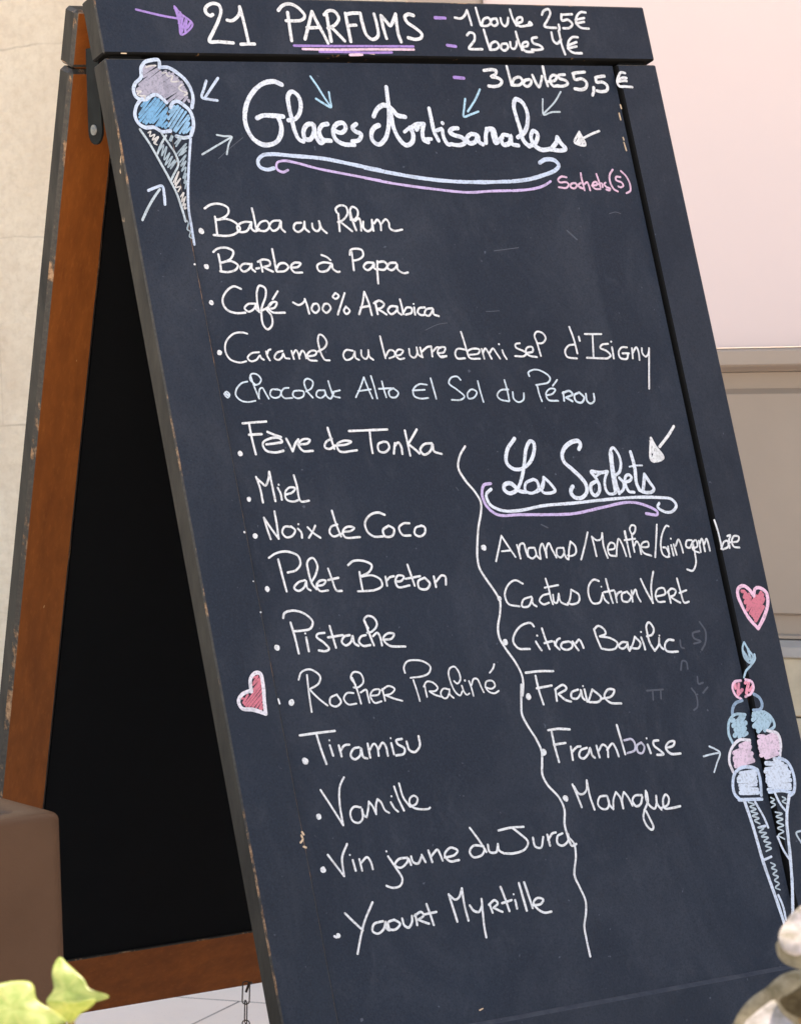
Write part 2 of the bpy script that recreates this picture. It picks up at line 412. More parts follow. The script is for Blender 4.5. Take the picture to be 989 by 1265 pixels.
# chain lying on the pavement between the leaves
bm = bmesh.new()
def at(px, py, D):
    r_ = fwd*K['f'] + cam_right*(px-494.5) + cam_down*(py-632.5); return CAM + r_*(D/r_.dot(fwd))
CH0 = at(304, 1221, 3.645); CH1 = FR(.075, H-.03, T) + BASE
path = [CH0]
for k in range(1, 25):
    t_ = k/24; q = CH0.lerp(CH1, t_); q.z -= 4*.16*t_*(1-t_); q.x -= .030*math.sin(math.pi*min(1, t_*1.5))*(1-t_); path.append(q)
def along(d_):
    for a_, b_ in zip(path, path[1:]):
        L = (b_-a_).length
        if d_ <= L: return a_.lerp(b_, d_/L), (b_-a_).normalized()
        d_ -= L
    return path[-1], (path[-1]-path[-2]).normalized()
tot = sum((b_-a_).length for a_, b_ in zip(path, path[1:]))
i = 0; dd = .006
while dd < tot:
    c_, d_ = along(dd); sd = d_.cross(Z).normalized(); up = sd.cross(d_)
    if i % 2: sd, up = (sd*.25+up*.97).normalized(), sd
    hl, hw = .0155, .0042
    ring = []
    for k in range(16):
        a_ = 2*math.pi*k/16
        ring.append(c_ - BASE + d_*(math.cos(a_)*hw + (hl-hw)*(1 if math.cos(a_) > 0 else -1)) + sd*math.sin(a_)*hw)
    tube(bm, ring, .00075, 6, True)
    dd += .0265; i += 1
p0 = path[0] - BASE
hk = at(311, 1217, 3.662) - BASE
tube(bm, [p0 + Vector((0, 0, -.004)), p0.lerp(hk, .5) + Vector((0, 0, .003)), hk + Vector((0, 0, .003))], .0015, 8)
obj('chain', bm, M_CHAIN, ab, True)

# ------------------------------------------------------------------ chalk writing (board units, tenths of a millimetre)
DATA = """#h|drawn_arrow|
v 27 995,346 1042,289
v 28 964,382 1002,263
v 25 912,405 1000,249
v 27 910,364 969,223
v 22 905,301 955,203
v 25 900,248 948,182
v 24 911,203 916,154
v 27 893,139 907,136
v 24 451,160 599,193 753,224 921,249
v 22 894,118 944,188 1064,304 909,419 913,286 894,118
#h|lettering|21 PARFUMS
w 37 1319,196 1288,210 1247,184 1241,146 1276,102 1351,76 1410,94 1422,151 1379,245 1298,365 1222,485 1325,488 1440,495 1493,498
w 35 1471,254 1524,259 1596,219 1639,164 1648,107
w 35 1648,107 1658,207 1666,337 1672,489
w 35 1578,512 1661,507 1740,506
w 37 2096,137 2158,83 2247,63 2335,101 2400,193 2349,238 2255,248 2164,248
w 37 2203,157 2195,284 2185,464
w 37 2348,444 2408,325 2496,142
w 37 2496,142 2532,256 2579,377 2617,485
w 37 2397,320 2482,319 2537,314
w 37 2666,170 2662,298 2658,464
w 37 2635,175 2699,129 2771,137 2805,207 2750,279 2648,321
w 37 2691,311 2751,374 2823,459
w 37 2896,152 2896,272 2896,463
w 38 2898,165 2985,150 3064,149
w 37 2905,290 2955,284 3000,283
w 38 3079,148 3082,269 3105,391 3164,437 3240,400 3257,288 3247,154
w 38 3328,170 3327,287 3341,425
w 38 3332,175 3377,230 3416,281 3473,217 3514,149
w 38 3514,149 3503,261 3498,373 3514,458
w 38 3733,162 3672,150 3622,180 3639,241 3726,302 3792,369 3773,410 3697,429 3613,412
#h|underline|
v 26 2203,517 2585,516 3078,511 3660,506
v 26 2494,579 2816,579 3062,583 3375,576
pk 26 2298,553 2699,554 3195,545 3656,541
pk 31 2854,610 3003,605
#p|drawn_arrow|
blu 28 1269,856 1166,967 1072,1070
blu 28 1128,886 1082,976 1042,1061 1124,1083 1214,1094
#p|drawn_arrow|
pale 19 923,1663 1116,1568 1300,1479
pale 19 1130,1458 1209,1472 1296,1479 1246,1560 1203,1664
#l|drawn_arrow|
pale 26 89,2350 171,2233 265,2119 343,2038
blu 29 213,2050 293,2021 377,2005 380,2104 369,2195
#p|lettering|Glaces Artisanales
wb 50 1999,921 1922,890 1835,894 1721,942 1604,1045 1528,1163 1490,1288 1496,1398 1550,1508 1642,1563 1728,1563 1822,1524 1886,1430 1897,1335 1877,1265
wb 50 1632,1281 1707,1254 1810,1254 1943,1264
wb 47 1994,1304 2081,1288 2149,1217 2180,1114 2162,1034 2100,995 2047,1043 2033,1146 2038,1288 2045,1414 2077,1509 2125,1533
wb 49 2271,1343 2208,1351 2148,1423 2149,1502 2208,1510 2269,1431 2285,1359
wb 49 2283,1367 2280,1462 2323,1550 2382,1518
wb 49 2452,1344 2382,1359 2331,1431 2358,1510 2451,1526
wb 49 2514,1415 2594,1439 2658,1391 2644,1336 2562,1344 2502,1415 2509,1503 2586,1559 2725,1572
wb 49 2797,1344 2740,1384 2767,1424 2831,1456 2790,1519 2707,1535
wb 50 3025,1263 3088,1183 3179,1139 3262,1174 3318,1247 3414,1268
wb 50 3253,940 3242,1061 3227,1207 3179,1384 3115,1504 3020,1568 2957,1528 2957,1448 3007,1384 3067,1360
wb 50 3242,1223 3242,1384 3286,1513 3353,1578 3433,1546 3466,1465 3442,1384
wb 50 3466,1384 3532,1352 3625,1346
wb 36 3364,1433 3430,1397 3471,1417
wb 36 3521,1360 3517,1417 3552,1384
wb 47 3625,1346 3587,1433 3585,1522 3634,1546
wb 47 3729,1173 3730,1287 3734,1433 3767,1531
wb 44 3587,1514 3679,1511
wb 44 3771,1417 3834,1398
wb 44 3841,1409 3839,1498 3877,1572 3925,1567
wb 44 3861,1336
wb 48 4039,1393 3973,1398 3928,1434 3967,1466 4071,1499 4097,1548 4024,1580 3924,1572
wb 48 4256,1467 4192,1459 4125,1507 4141,1556 4218,1549 4273,1475 4274,1549 4315,1573
wb 48 4357,1557 4382,1451 4421,1405 4487,1405 4500,1468 4498,1558
wb 48 4401,1401 4461,1414 4467,1496 4479,1560 4578,1496
wb 48 4661,1474 4595,1469 4559,1533 4580,1578 4658,1560 4694,1478 4687,1570 4767,1588
wb 49 4779,1497 4877,1442 4946,1332 4966,1203 4926,1101 4855,1070 4811,1138 4814,1258 4832,1405 4844,1533 4903,1598
wb 49 4903,1598 4999,1552 5043,1461 4998,1424 4951,1488 4963,1571 5043,1635 5195,1627
wb 49 5171,1636 5267,1553 5291,1498
wb 49 5291,1498 5327,1572 5371,1628 5297,1649 5193,1636
#p|underline|
blu 41 1718,1813 1628,1828 1558,1797 1544,1742 1608,1680 1723,1665 1979,1685 2322,1716 2661,1782 2984,1848
lil 27 1877,1835 1812,1857 1750,1822 1764,1759 1846,1736 1997,1761 2212,1818 2550,1884 2959,1959
blu 42 2794,1818 3138,1884 3489,1941 3848,1977 4218,1989 4574,1986
lil 28 2769,1929 3114,1993 3554,2054 4005,2100 4287,2090 4550,2087
blu 45 4599,1985 4792,1968 5017,1919 5180,1866 5240,1811 5196,1756 5080,1746 4997,1782
lil 29 4573,2090 4831,2073 4988,2038 5090,1990
#p|drawn_arrow|
cy 23 2359,829 2420,937 2481,1065 2534,1163
cy 23 2544,997 2540,1080 2534,1163 2459,1125 2374,1071
#p|drawn_arrow|
cy 24 4426,957 4339,1073 4214,1205
cy 24 4213,1065 4175,1172 4148,1262 4244,1238 4349,1205
#p|drawn_arrow|
pale 20 5472,978 5369,1090 5184,1230
pale 20 5214,1063 5189,1165 5182,1239 5296,1211 5405,1207
#p|drawn_arrow|
w 30 5609,1579 5623,1549
w 33 5567,1569 5614,1522
w 29 5537,1560 5612,1481
w 33 5577,1485 5592,1453
w 26 5874,1425 5755,1462 5623,1514
w 26 5605,1434 5515,1554 5649,1583 5605,1434
#p|lettering|Baba au Rhum
w 61 749,2460
w 23 834,2226 906,2189 1012,2181 1100,2225 1088,2285 993,2338 945,2342
w 23 933,2313 930,2389 921,2499
w 23 944,2347 1058,2339 1154,2381 1194,2442 1131,2493 1035,2515 881,2503
w 23 1339,2378 1247,2376 1165,2418 1170,2470 1259,2472 1328,2397
w 23 1337,2378 1325,2445 1359,2474 1411,2451
w 23 1372,2234 1377,2325 1377,2465
w 23 1381,2446 1445,2380 1518,2371 1534,2424 1479,2472 1392,2465
w 23 1669,2367 1587,2372 1534,2424 1566,2473 1636,2446 1678,2374 1669,2451 1702,2488
w 23 1910,2395 1841,2401 1811,2454 1849,2491 1917,2461 1952,2384
w 23 1952,2384 1945,2456 1983,2493
w 23 2037,2405 2036,2458 2079,2488 2117,2460 2123,2382
w 23 2123,2382 2139,2460 2188,2510
w 23 2353,2293 2347,2256 2404,2220 2475,2234 2478,2307 2402,2379 2344,2396
w 23 2369,2306 2358,2391 2344,2493
w 23 2377,2396 2430,2441 2492,2496
w 24 2503,2357 2511,2283 2549,2237 2599,2260 2604,2309 2555,2370 2502,2374
w 24 2514,2271 2520,2369 2543,2487
w 24 2551,2389 2605,2359 2613,2420 2602,2493
w 24 2646,2396 2636,2465 2678,2500 2734,2471 2755,2378
w 24 2753,2386 2748,2496
w 24 2774,2418 2821,2379 2848,2424 2841,2493
w 24 2863,2420 2922,2376 2953,2414 2949,2470 2998,2501 3098,2491
#p|lettering|Barbe à Papa
w 52 731,2827
w 23 839,2678 890,2646 996,2638 1066,2678 1025,2749 926,2789
w 23 892,2703 894,2793 887,2876
w 23 913,2789 1020,2777 1089,2822 1053,2868 957,2889 876,2878
w 23 1230,2813 1151,2811 1109,2851 1140,2889 1212,2860 1249,2807 1238,2861 1271,2893
w 23 1290,2862 1326,2856
w 23 1351,2785 1356,2840 1355,2895
w 23 1324,2792 1389,2769 1457,2788 1457,2826 1373,2848
w 23 1380,2848 1420,2873 1476,2898
w 23 1515,2664 1516,2760 1514,2892
w 23 1517,2880 1564,2822 1632,2816 1663,2855 1615,2895 1521,2900
w 23 1689,2861 1770,2858 1813,2821 1739,2814 1690,2856 1718,2910 1811,2917
w 23 2172,2830 2075,2818 2000,2850 2010,2905 2096,2908 2179,2837
w 23 2179,2837 2177,2886 2228,2923 2251,2919
w 23 2073,2738 2133,2763 2169,2796
w 23 2409,2746 2428,2697 2486,2682 2565,2700 2566,2757 2502,2797 2431,2807
w 23 2438,2715 2431,2807 2422,2909
w 24 2672,2837 2590,2835 2545,2878 2581,2913 2642,2886 2679,2843 2668,2891 2703,2912
w 24 2723,2819 2697,2936 2681,3057
w 24 2720,2834 2804,2829 2831,2871 2785,2914 2720,2907
w 24 2940,2844 2864,2847 2826,2890 2867,2921 2929,2893 2954,2857 2947,2913 3007,2956 3064,2951
#l|lettering|Barbe à Papa
w 23 575,2815
#p|lettering|Café 100% Arabica
w 52 711,3196
w 22 1074,3066 999,3037 902,3087 840,3182 865,3269 957,3311 1072,3312
w 22 1198,3222 1119,3225 1073,3268 1112,3303 1182,3271 1216,3220 1204,3280 1233,3307
w 22 1233,3307 1344,3263 1405,3213
w 22 1232,3312 1228,3220 1247,3102 1289,3040 1348,3066 1340,3145 1272,3261 1249,3339 1248,3444 1287,3493 1349,3448 1362,3356 1318,3289
w 22 1340,3284 1416,3271 1450,3219 1392,3218 1343,3269 1377,3317 1521,3327
w 22 1410,3186 1486,3104
w 22 1637,3225 1699,3254 1764,3224 1785,3198
w 22 1780,3193 1794,3265 1800,3347
w 22 1869,3249 1837,3301 1873,3342 1926,3304 1916,3250 1869,3249
w 22 1996,3253 1964,3305 2000,3346 2061,3300 2041,3254 1996,3253
w 22 2149,3143 2111,3182 2142,3204 2185,3173 2155,3143
w 22 2260,3146 2198,3251 2130,3369
w 22 2244,3288 2210,3332 2232,3367 2279,3334 2244,3288
w 23 2382,3373 2447,3259 2494,3140
w 23 2494,3140 2522,3262 2530,3388
w 23 2415,3304 2521,3291
w 23 2601,3251 2601,3318 2602,3380
w 23 2582,3264 2655,3239 2702,3276 2669,3312 2599,3326
w 23 2614,3327 2660,3355 2707,3389
w 23 2848,3307 2772,3305 2731,3349 2763,3386 2832,3353 2854,3308 2850,3367 2884,3395
w 23 2902,3234 2908,3315 2909,3391
w 23 2913,3374 2968,3322 3021,3332 3011,3378 2936,3397
w 23 3054,3325 3049,3401
w 21 3056,3287
w 23 3183,3329 3114,3335 3085,3380 3119,3408 3172,3405
w 23 3268,3340 3194,3351 3167,3399 3209,3420 3268,3367 3280,3341 3275,3403 3332,3427
#p|lettering|Fève de Tonka
w 54 717,4734
w 24 806,4433 931,4430 1074,4428
w 24 878,4436 878,4581 889,4751
w 24 853,4551 996,4552
w 24 1065,4533 1136,4567 1209,4594
w 24 1026,4659 1131,4653 1212,4641 1181,4602 1076,4603 989,4645 1006,4716 1104,4745 1205,4734
w 24 1263,4614 1289,4685 1308,4745
w 24 1308,4745 1357,4666 1399,4628
w 24 1380,4679 1495,4674 1528,4640 1451,4631 1388,4679 1426,4747 1538,4754
w 24 1757,4530 1770,4630 1789,4749
w 24 1781,4643 1707,4674 1683,4724 1731,4746 1805,4715
w 24 1818,4715 1940,4711 1999,4686 1908,4673 1825,4709 1845,4776 2046,4778
w 24 1996,4576 2252,4581 2448,4584
w 24 2238,4585 2225,4703 2221,4817
w 24 2374,4707 2306,4731 2299,4798 2363,4818 2427,4774 2418,4719 2374,4707
w 25 2505,4731 2468,4836
w 25 2489,4766 2547,4726 2570,4770 2569,4847
w 25 2651,4607 2654,4739 2657,4871
w 25 2795,4603 2722,4683 2657,4751
w 25 2665,4752 2722,4803 2772,4854
w 25 2941,4756 2848,4762 2788,4819 2823,4869 2909,4833 2947,4763 2949,4840 3036,4874
#p|lettering|Miel
w 51 719,5194
w 22 844,4976 865,5089 867,5236
w 22 847,4990 900,5045 928,5070 979,5003 1001,4935
w 22 1001,4935 1005,5074 1008,5232
w 22 1062,5101 1083,5161 1083,5223
w 21 1079,5070
w 22 1132,5175 1214,5158 1257,5118 1199,5105 1138,5148 1135,5222 1208,5250 1276,5236
w 22 1269,4987 1281,5092 1291,5251 1386,5253
#p|lettering|Noix de Coco
w 56 711,5561
w 22 846,5387 857,5491 877,5605
w 22 851,5399 906,5506 963,5603
w 22 976,5332 974,5465 965,5607
w 22 1123,5499 1056,5494 1018,5549 1050,5597 1121,5591 1167,5537 1129,5495
w 22 1201,5523 1232,5564 1228,5617
w 21 1216,5478
w 22 1313,5517 1361,5574 1435,5632
w 22 1402,5507 1363,5562 1305,5623
w 22 1624,5371 1641,5501 1672,5636
w 22 1657,5513 1581,5531 1550,5587 1586,5629 1684,5609
w 22 1701,5591 1795,5589 1841,5561 1764,5544 1702,5587 1715,5646 1886,5658
w 23 2222,5454 2153,5426 2055,5443 1976,5517 1983,5607 2046,5663 2152,5671
w 23 2243,5567 2166,5608 2179,5673 2266,5670 2297,5606 2243,5567
w 23 2490,5560 2423,5556 2358,5598 2383,5671 2475,5685
w 23 2633,5594 2552,5612 2528,5670 2581,5702 2648,5673 2661,5613 2619,5593
#l|lettering|Noix de Coco
w 22 571,5525
#p|lettering|Palet Breton
w 59 735,6090
w 22 817,5788 903,5749 1027,5740 1145,5794 1154,5876 1090,5933 995,5948
w 22 916,5811 928,5961 943,6134
w 22 1171,6038 1090,6055 1034,6107 1072,6138 1142,6112 1182,6050
w 22 1182,6050 1180,6119 1213,6145
w 22 1236,6066 1304,5991 1340,5902 1304,5825 1236,5859 1227,5962 1241,6078 1280,6139
w 22 1288,6105 1367,6100 1402,6063 1337,6058 1289,6100 1315,6158 1407,6161
w 22 1454,5945 1475,6051 1502,6169 1561,6178
w 22 1429,6059 1551,6045
w 22 1688,5929 1757,5892 1875,5901 1958,5950 1917,6012 1801,6054
w 22 1803,6007 1799,6100 1798,6188
w 22 1809,6054 1948,6054 2030,6107 2031,6165 1942,6200 1743,6198
w 23 2091,6077 2089,6170
w 23 2095,6119 2143,6086 2190,6080
w 23 2193,6136 2267,6133 2303,6094 2239,6077 2196,6127 2213,6192 2350,6187
w 23 2371,5977 2389,6077 2408,6196
w 23 2317,6118 2492,6104
w 23 2542,6124 2461,6153 2456,6223 2543,6240 2590,6187 2542,6124
w 23 2652,6121 2655,6228
w 23 2667,6175 2749,6117 2787,6132 2776,6214
#l|lettering|Palet Breton
w 14 568,6013
w 20 585,6321
#p|lettering|Pistache
w 60 720,6672
w 23 850,6389 872,6345 966,6326 1088,6364 1168,6451 1133,6516 1039,6531 949,6529
w 23 921,6440 938,6578 948,6750
w 23 1063,6601 1064,6738
w 21 1061,6562
w 23 1277,6575 1198,6579 1179,6605 1255,6676 1294,6736 1251,6755 1176,6741
w 23 1348,6512 1360,6616 1374,6732
w 23 1306,6623 1478,6615
w 23 1556,6622 1488,6632 1451,6682 1487,6720 1554,6691 1586,6632 1590,6706 1631,6737
w 23 1738,6639 1677,6649 1645,6699 1683,6742 1768,6741
w 23 1779,6573 1750,6490 1793,6452 1867,6477 1886,6548 1811,6611 1756,6617
w 23 1755,6502 1779,6631 1807,6749
w 23 1814,6657 1874,6628 1895,6676 1898,6757
w 23 1924,6702 2024,6699 2060,6656 1990,6645 1926,6690 1977,6764 2164,6793
#l|heart_drawing|
red 26 393,7253 410,7236
red 22 378,7244 413,7203
red 23 337,7239 426,7160
red 25 307,7221 435,7120
red 23 265,7218 443,7073
red 20 238,7210 438,7042
red 20 223,7193 442,7010
red 24 349,7061 448,6977
red 24 213,7173 277,7105
red 21 349,7015 465,6942
red 22 204,7132 220,7131
red 21 365,6992 422,6934
red 21 373,6943 394,6937
wp 38 433,7304 443,7183 462,7022 454,6912 401,6902 337,6955 321,7076
wp 38 324,7063 217,7093 164,7155 189,7225 306,7251 433,7304
#p|lettering|Tiramisu
w 67 794,7792
w 23 788,7541 970,7538 1184,7539
w 23 974,7549 993,7694 1023,7847
w 23 1098,7672 1114,7775
w 20 1103,7623
w 23 1197,7683 1205,7793
w 23 1204,7738 1259,7690 1317,7688
w 23 1419,7726 1354,7733 1308,7796 1341,7836 1411,7808 1439,7737 1445,7825 1489,7844
w 23 1521,7701 1522,7839
w 23 1529,7766 1593,7709 1622,7748 1620,7831
w 23 1635,7763 1695,7709 1719,7745 1723,7842
w 24 1788,7725 1796,7836
w 20 1793,7675
w 24 1918,7697 1851,7704 1857,7738 1928,7795 1907,7843 1818,7850
w 24 1965,7730 1979,7815 2038,7840 2106,7787 2114,7690
#p|lettering|Vin jaune du Jura
w 63 769,8844
w 22 849,8711 913,8816 984,8933
w 22 1082,8634 1000,8757 984,8933
w 22 1111,8794 1121,8898
w 19 1090,8741
w 22 1185,8795 1193,8907
w 22 1189,8837 1275,8787 1306,8838 1313,8909
w 22 1509,8808 1571,8928 1620,9046 1580,9105 1496,9114 1427,9085
w 20 1500,8759
w 23 1721,8849 1621,8850 1567,8899 1619,8934 1711,8890 1729,8856 1747,8922
w 23 1766,8841 1776,8898 1828,8919 1885,8856
w 23 1888,8842 1915,8916
w 23 1972,8810 1992,8926
w 23 1992,8869 2078,8815 2099,8869 2113,8927
w 23 2142,8902 2263,8889 2305,8852 2229,8814 2148,8875 2190,8942 2300,8945
w 23 2495,8648 2575,8786 2632,8907
w 23 2612,8848 2497,8828 2440,8883 2471,8938 2575,8929 2622,8877
w 23 2665,8840 2671,8912 2748,8922 2781,8854
w 23 2783,8846 2785,8912 2835,8947
w 23 2821,8716 2971,8706 3125,8716
w 23 2988,8708 3059,8774 3140,8870 3089,8936 2945,8961 2845,8948
w 23 3208,8836 3214,8923 3279,8945 3331,8845
w 24 3384,8828 3392,8939
w 24 3382,8880 3449,8822 3492,8818
w 24 3568,8836 3503,8858 3486,8928 3539,8958 3620,8915 3635,8853
w 24 3622,8834 3630,8917 3652,8972 3707,8961
#p|lettering|Yaourt Myrtille
w 49 800,9480
w 23 776,9494 755,9481
w 23 916,9282 986,9367 1075,9468
w 23 1240,9220 1115,9385 1039,9526 970,9679
w 24 1316,9413 1209,9428 1180,9490 1232,9522 1308,9487 1344,9421 1343,9492 1369,9509
w 24 1443,9417 1371,9433 1372,9496 1435,9510 1499,9463 1443,9417
w 24 1533,9417 1540,9481 1584,9513 1633,9469 1647,9407
w 24 1688,9400 1686,9502
w 24 1676,9411 1758,9384 1780,9420 1706,9453
w 24 1712,9454 1779,9489 1821,9507
w 24 1834,9317 1855,9423 1871,9527
w 24 1782,9413 1929,9407
w 24 2107,9259 2124,9382 2144,9531
w 24 2108,9264 2169,9319 2220,9300 2269,9221
w 24 2269,9221 2261,9388 2272,9539
w 24 2321,9396 2354,9452 2411,9472 2462,9415
w 24 2470,9351 2453,9491 2439,9618 2438,9726
w 24 2552,9427 2566,9501
w 24 2541,9420 2618,9384 2647,9419 2585,9457
w 24 2594,9458 2649,9492 2682,9509
w 25 2715,9267 2742,9387 2763,9512
w 25 2696,9425 2815,9410
w 25 2855,9415 2857,9499
w 20 2850,9357
w 25 2937,9257 2965,9535
w 25 3000,9257 3041,9519
w 25 3048,9494 3143,9493 3184,9454 3117,9430 3063,9469 3100,9540 3169,9583 3251,9584
#p|underline|
wb 33 3549,5275 3476,5327 3497,5431 3631,5505 3842,5519 4157,5489 4531,5488 4912,5479 5296,5478 5614,5499 5800,5533 5841,5602 5766,5664 5670,5658 5594,5599 5624,5561
lil 31 3557,5216 3469,5228 3425,5323 3449,5441 3561,5544 3831,5563 4195,5588 4504,5599 4893,5557 5219,5526 5404,5560 5575,5651 5567,5682 5426,5662
#p|drawn_arrow|
w 33 5775,5072 5787,5061
w 36 5730,5094 5766,5029
w 33 5673,5109 5753,5000
w 28 5664,5076 5746,4964
w 30 5677,5009 5714,4942
w 28 5666,4942 5724,4916
w 32 5682,4887 5696,4892
w 32 6030,4743 5930,4840 5786,4954
w 32 5697,4854 5646,5094 5804,5076 5725,4937 5697,4854
#p|dividing_line|
w 24 3338,4810 3254,4902 3204,5028 3256,5161 3350,5296 3392,5406 3367,5512 3303,5657 3251,5824 3217,5971 3217,6078 3266,6188 3345,6332 3384,6431 3354,6556 3295,6700 3288,6805 3332,6914 3420,7070 3465,7201 3460,7306 3426,7413
w 24 3437,7301 3393,7486 3374,7602 3415,7724 3481,7861 3519,7995 3497,8110 3472,8225 3508,8334 3615,8476 3651,8597 3617,8758 3631,8876 3683,8953 3677,9069 3613,9271 3646,9391 3682,9535 3659,9648 3607,9780 3601,9918 3604,10080
#p|lettering|Fraise
w 66 3497,7429
w 24 3519,7187 3683,7187 3856,7203
w 24 3630,7229 3636,7383 3657,7527
w 24 3613,7357 3801,7347
w 24 3838,7391 3827,7509
w 24 3833,7391 3942,7354 3975,7393 3863,7441
w 24 3863,7441 3933,7508 3998,7533
w 24 4113,7419 4027,7441 4014,7492 4076,7510 4138,7457 4146,7422 4149,7506 4171,7532
w 24 4191,7426 4195,7553
w 21 4183,7390
w 24 4209,7554 4287,7436
w 24 4287,7436 4375,7528 4336,7567 4222,7561
w 24 4386,7541 4505,7529 4558,7470 4480,7455 4420,7521 4475,7591 4610,7614
#p|lettering|Framboise
w 74 3543,8007
w 24 3648,7792 3772,7791 3913,7811
w 24 3688,7813 3690,7966 3704,8125
w 24 3682,7944 3828,7942
w 24 3883,7987 3876,8122
w 24 3883,8042 3961,7996 4001,7996
w 24 4075,8019 3990,8038 3963,8095 4009,8122 4082,8075 4114,8023 4121,8101 4149,8130
w 24 4197,8010 4207,8132
w 24 4210,8067 4278,8008 4323,8046 4313,8140
w 24 4317,8067 4399,8010 4427,8057 4445,8148
w 24 4499,7828 4515,7978 4530,8135
lil2 23 4552,7993 4647,7992 4676,8040 4659,8105 4559,8127
lil2 23 4758,8038 4697,8064 4694,8131 4744,8147 4787,8085 4758,8038
w 25 4832,8068 4850,8159
w 22 4836,8002
w 25 4977,8039 4913,8043 4910,8087 4965,8138 5008,8187 4926,8185
w 25 5051,8125 5151,8113 5176,8071 5107,8071 5051,8125 5095,8190 5224,8204
#p|drawn_arrow|
cy2 19 5509,8265 5616,8254 5729,8250
cy2 19 5610,8170 5684,8209 5729,8250 5658,8360 5602,8443
#r|heart_drawing|
red2 39 6522,6923 6668,6780
red2 41 6517,6888 6695,6696
red2 36 6495,6862 6696,6652
red2 38 6474,6837 6677,6626
red2 40 6442,6796 6609,6661
red2 39 6456,6760 6521,6668
red2 41 6437,6717 6508,6635
red2 38 6436,6659 6471,6617
red2 40 6456,6598 6424,6593
pk3 40 6534,7009 6438,6882 6381,6738 6359,6625 6385,6558 6461,6536 6526,6583 6568,6656
pk3 41 6568,6656 6605,6583 6660,6573 6741,6629 6743,6720 6670,6860 6534,7009
#r|ice_cream_drawing|
pb 42 6212,8705 6510,8722
pb 46 6234,8660 6510,8689
pb 49 6221,8622 6531,8640
pb 48 6227,8594 6526,8592
pb 45 6234,8560 6539,8556
pb 42 6221,8516 6516,8526
pb 44 6238,8493 6516,8489
pb 51 6257,8430 6474,8464
pb 49 6378,8400 6446,8416
pkw 49 6272,8368 6437,8343
pkw 49 6213,8341 6462,8289
pkw 53 6224,8298 6486,8256
pkw 56 6219,8265 6469,8216
pkw 55 6227,8218 6485,8178
pkw 51 6225,8199 6450,8139
pkw 43 6237,8141 6307,8150
gb 52 6332,8085 6421,7995
gb 50 6240,8088 6419,7974
gb 52 6230,8044 6406,7946
gb 44 6198,8031 6377,7899
gb 48 6203,7962 6300,7911
gb 45 6219,7921 6257,7895
pk4 37 6244,7655 6303,7605
pk4 43 6194,7675 6256,7561
pk4 36 6205,7567 6226,7556
gb 35 6270,7236 6315,7321
gb 34 6339,7215 6344,7326
gb 24 6307,7136 6270,7195 6270,7305 6325,7359 6384,7302 6338,7215 6307,7136
gb 24 6408,7277 6403,7325 6324,7393 6251,7442 6205,7506
pk3 29 6218,7532 6296,7563 6298,7632 6245,7689 6208,7699
gb2 35 6287,7693 6352,7741 6366,7818 6328,7862 6234,7860
gb 32 6225,7893 6363,7893 6450,7957 6467,8056 6378,8094
wp 32 6361,8093 6487,8140 6500,8252 6459,8371
blu 37 6438,8391 6545,8460 6582,8629 6533,8771 6474,8797
blu 36 6211,8734 6366,8735 6521,8778
pb 39 6464,8796 6369,9029 6314,9380 6259,9697 6195,9962
pb 27 6281,8742 6327,8878 6386,8966
pb 27 6197,9204 6239,9355 6293,9459
pale 17 6235,8948 6321,8975 6233,8997 6316,9031 6228,9053 6309,9096 6221,9117 6292,9159 6211,9189 6281,9238
pale 17 6216,8791 6260,8821 6203,8839 6257,8869 6198,8895
pale 17 6369,8801 6412,8831 6356,8848 6400,8878
#p|ice_cream_drawing|
pb 47 5883,8692 6113,8715
pb 40 5893,8650 6115,8681
pb 39 5894,8618 6109,8630
pb 40 5889,8574 6123,8595
pb 41 5893,8544 6123,8562
pb 39 5911,8526 6136,8523
pb 45 5934,8491 6134,8492
pkw 50 5893,8411 6139,8377
pkw 45 5903,8384 6126,8343
pkw 51 5897,8350 6139,8304
pkw 53 5901,8330 6115,8257
pkw 55 5909,8274 6133,8230
pkw 53 6011,8211 6134,8184
gb 44 6074,8107 6132,8084
gb 47 6021,8117 6124,8033
gb 50 5963,8096 6143,7974
gb 50 5988,8038 6137,7909
gb 52 5971,7993 6102,7911
gb 42 5966,7937 5999,7932
pk4 36 6124,7671 6192,7625
pk4 36 6125,7655 6162,7561
pk4 37 6105,7602 6112,7549
pk3 29 6197,7529 6110,7535 6069,7592 6089,7677 6154,7725
pk3 29 6230,7698 6211,7703
gb2 35 6159,7739 6068,7757 6008,7820 5991,7886
gb 32 5921,8179 5891,8067 5935,7935 6027,7876 6161,7890
wp 32 5844,8470 5822,8359 5871,8242 6007,8148 6148,8163
blu 36 5861,8768 5803,8694 5809,8581 5866,8481 5970,8436 6100,8447 6160,8477
blu 36 6167,8483 6171,8589 6143,8749
blu 36 5842,8763 6142,8790
pb 39 5909,8779 5949,9051 5986,9444 6048,9823 6091,10118
pb 39 6232,9973 6220,10023
pb 27 6044,8811 6113,8974 6143,9091
pb 27 6024,9077 6108,9071
pb 27 6005,9414 6102,9394
pb 27 6086,9796 6116,9912 6118,10057
pale 17 5954,8801 6028,8834 5962,8850 6035,8883 5959,8899 6046,8933 5966,8948 6049,8982 5983,8999 6044,9039
pale 17 6008,9075 6081,9092 6011,9124 6104,9143 6028,9174 6116,9193 6045,9225 6131,9252 6053,9275 6126,9308 6048,9331
pale 17 6076,9455 6129,9487 6071,9511 6134,9544 6074,9576 6137,9609 6077,9641 6128,9680 6068,9713 6121,9744
#r|drawn_arrow|
pale 21 6531,9180 6458,9195 6497,9306
#p|faint_ghost_marks|
ghost 21 5799,6958 5704,6975 5706,7024 5786,7068 5690,7084
ghost 21 5824,6862 5874,6965 5842,7086 5777,7158
ghost 20 5522,7032 5518,7105 5551,7120
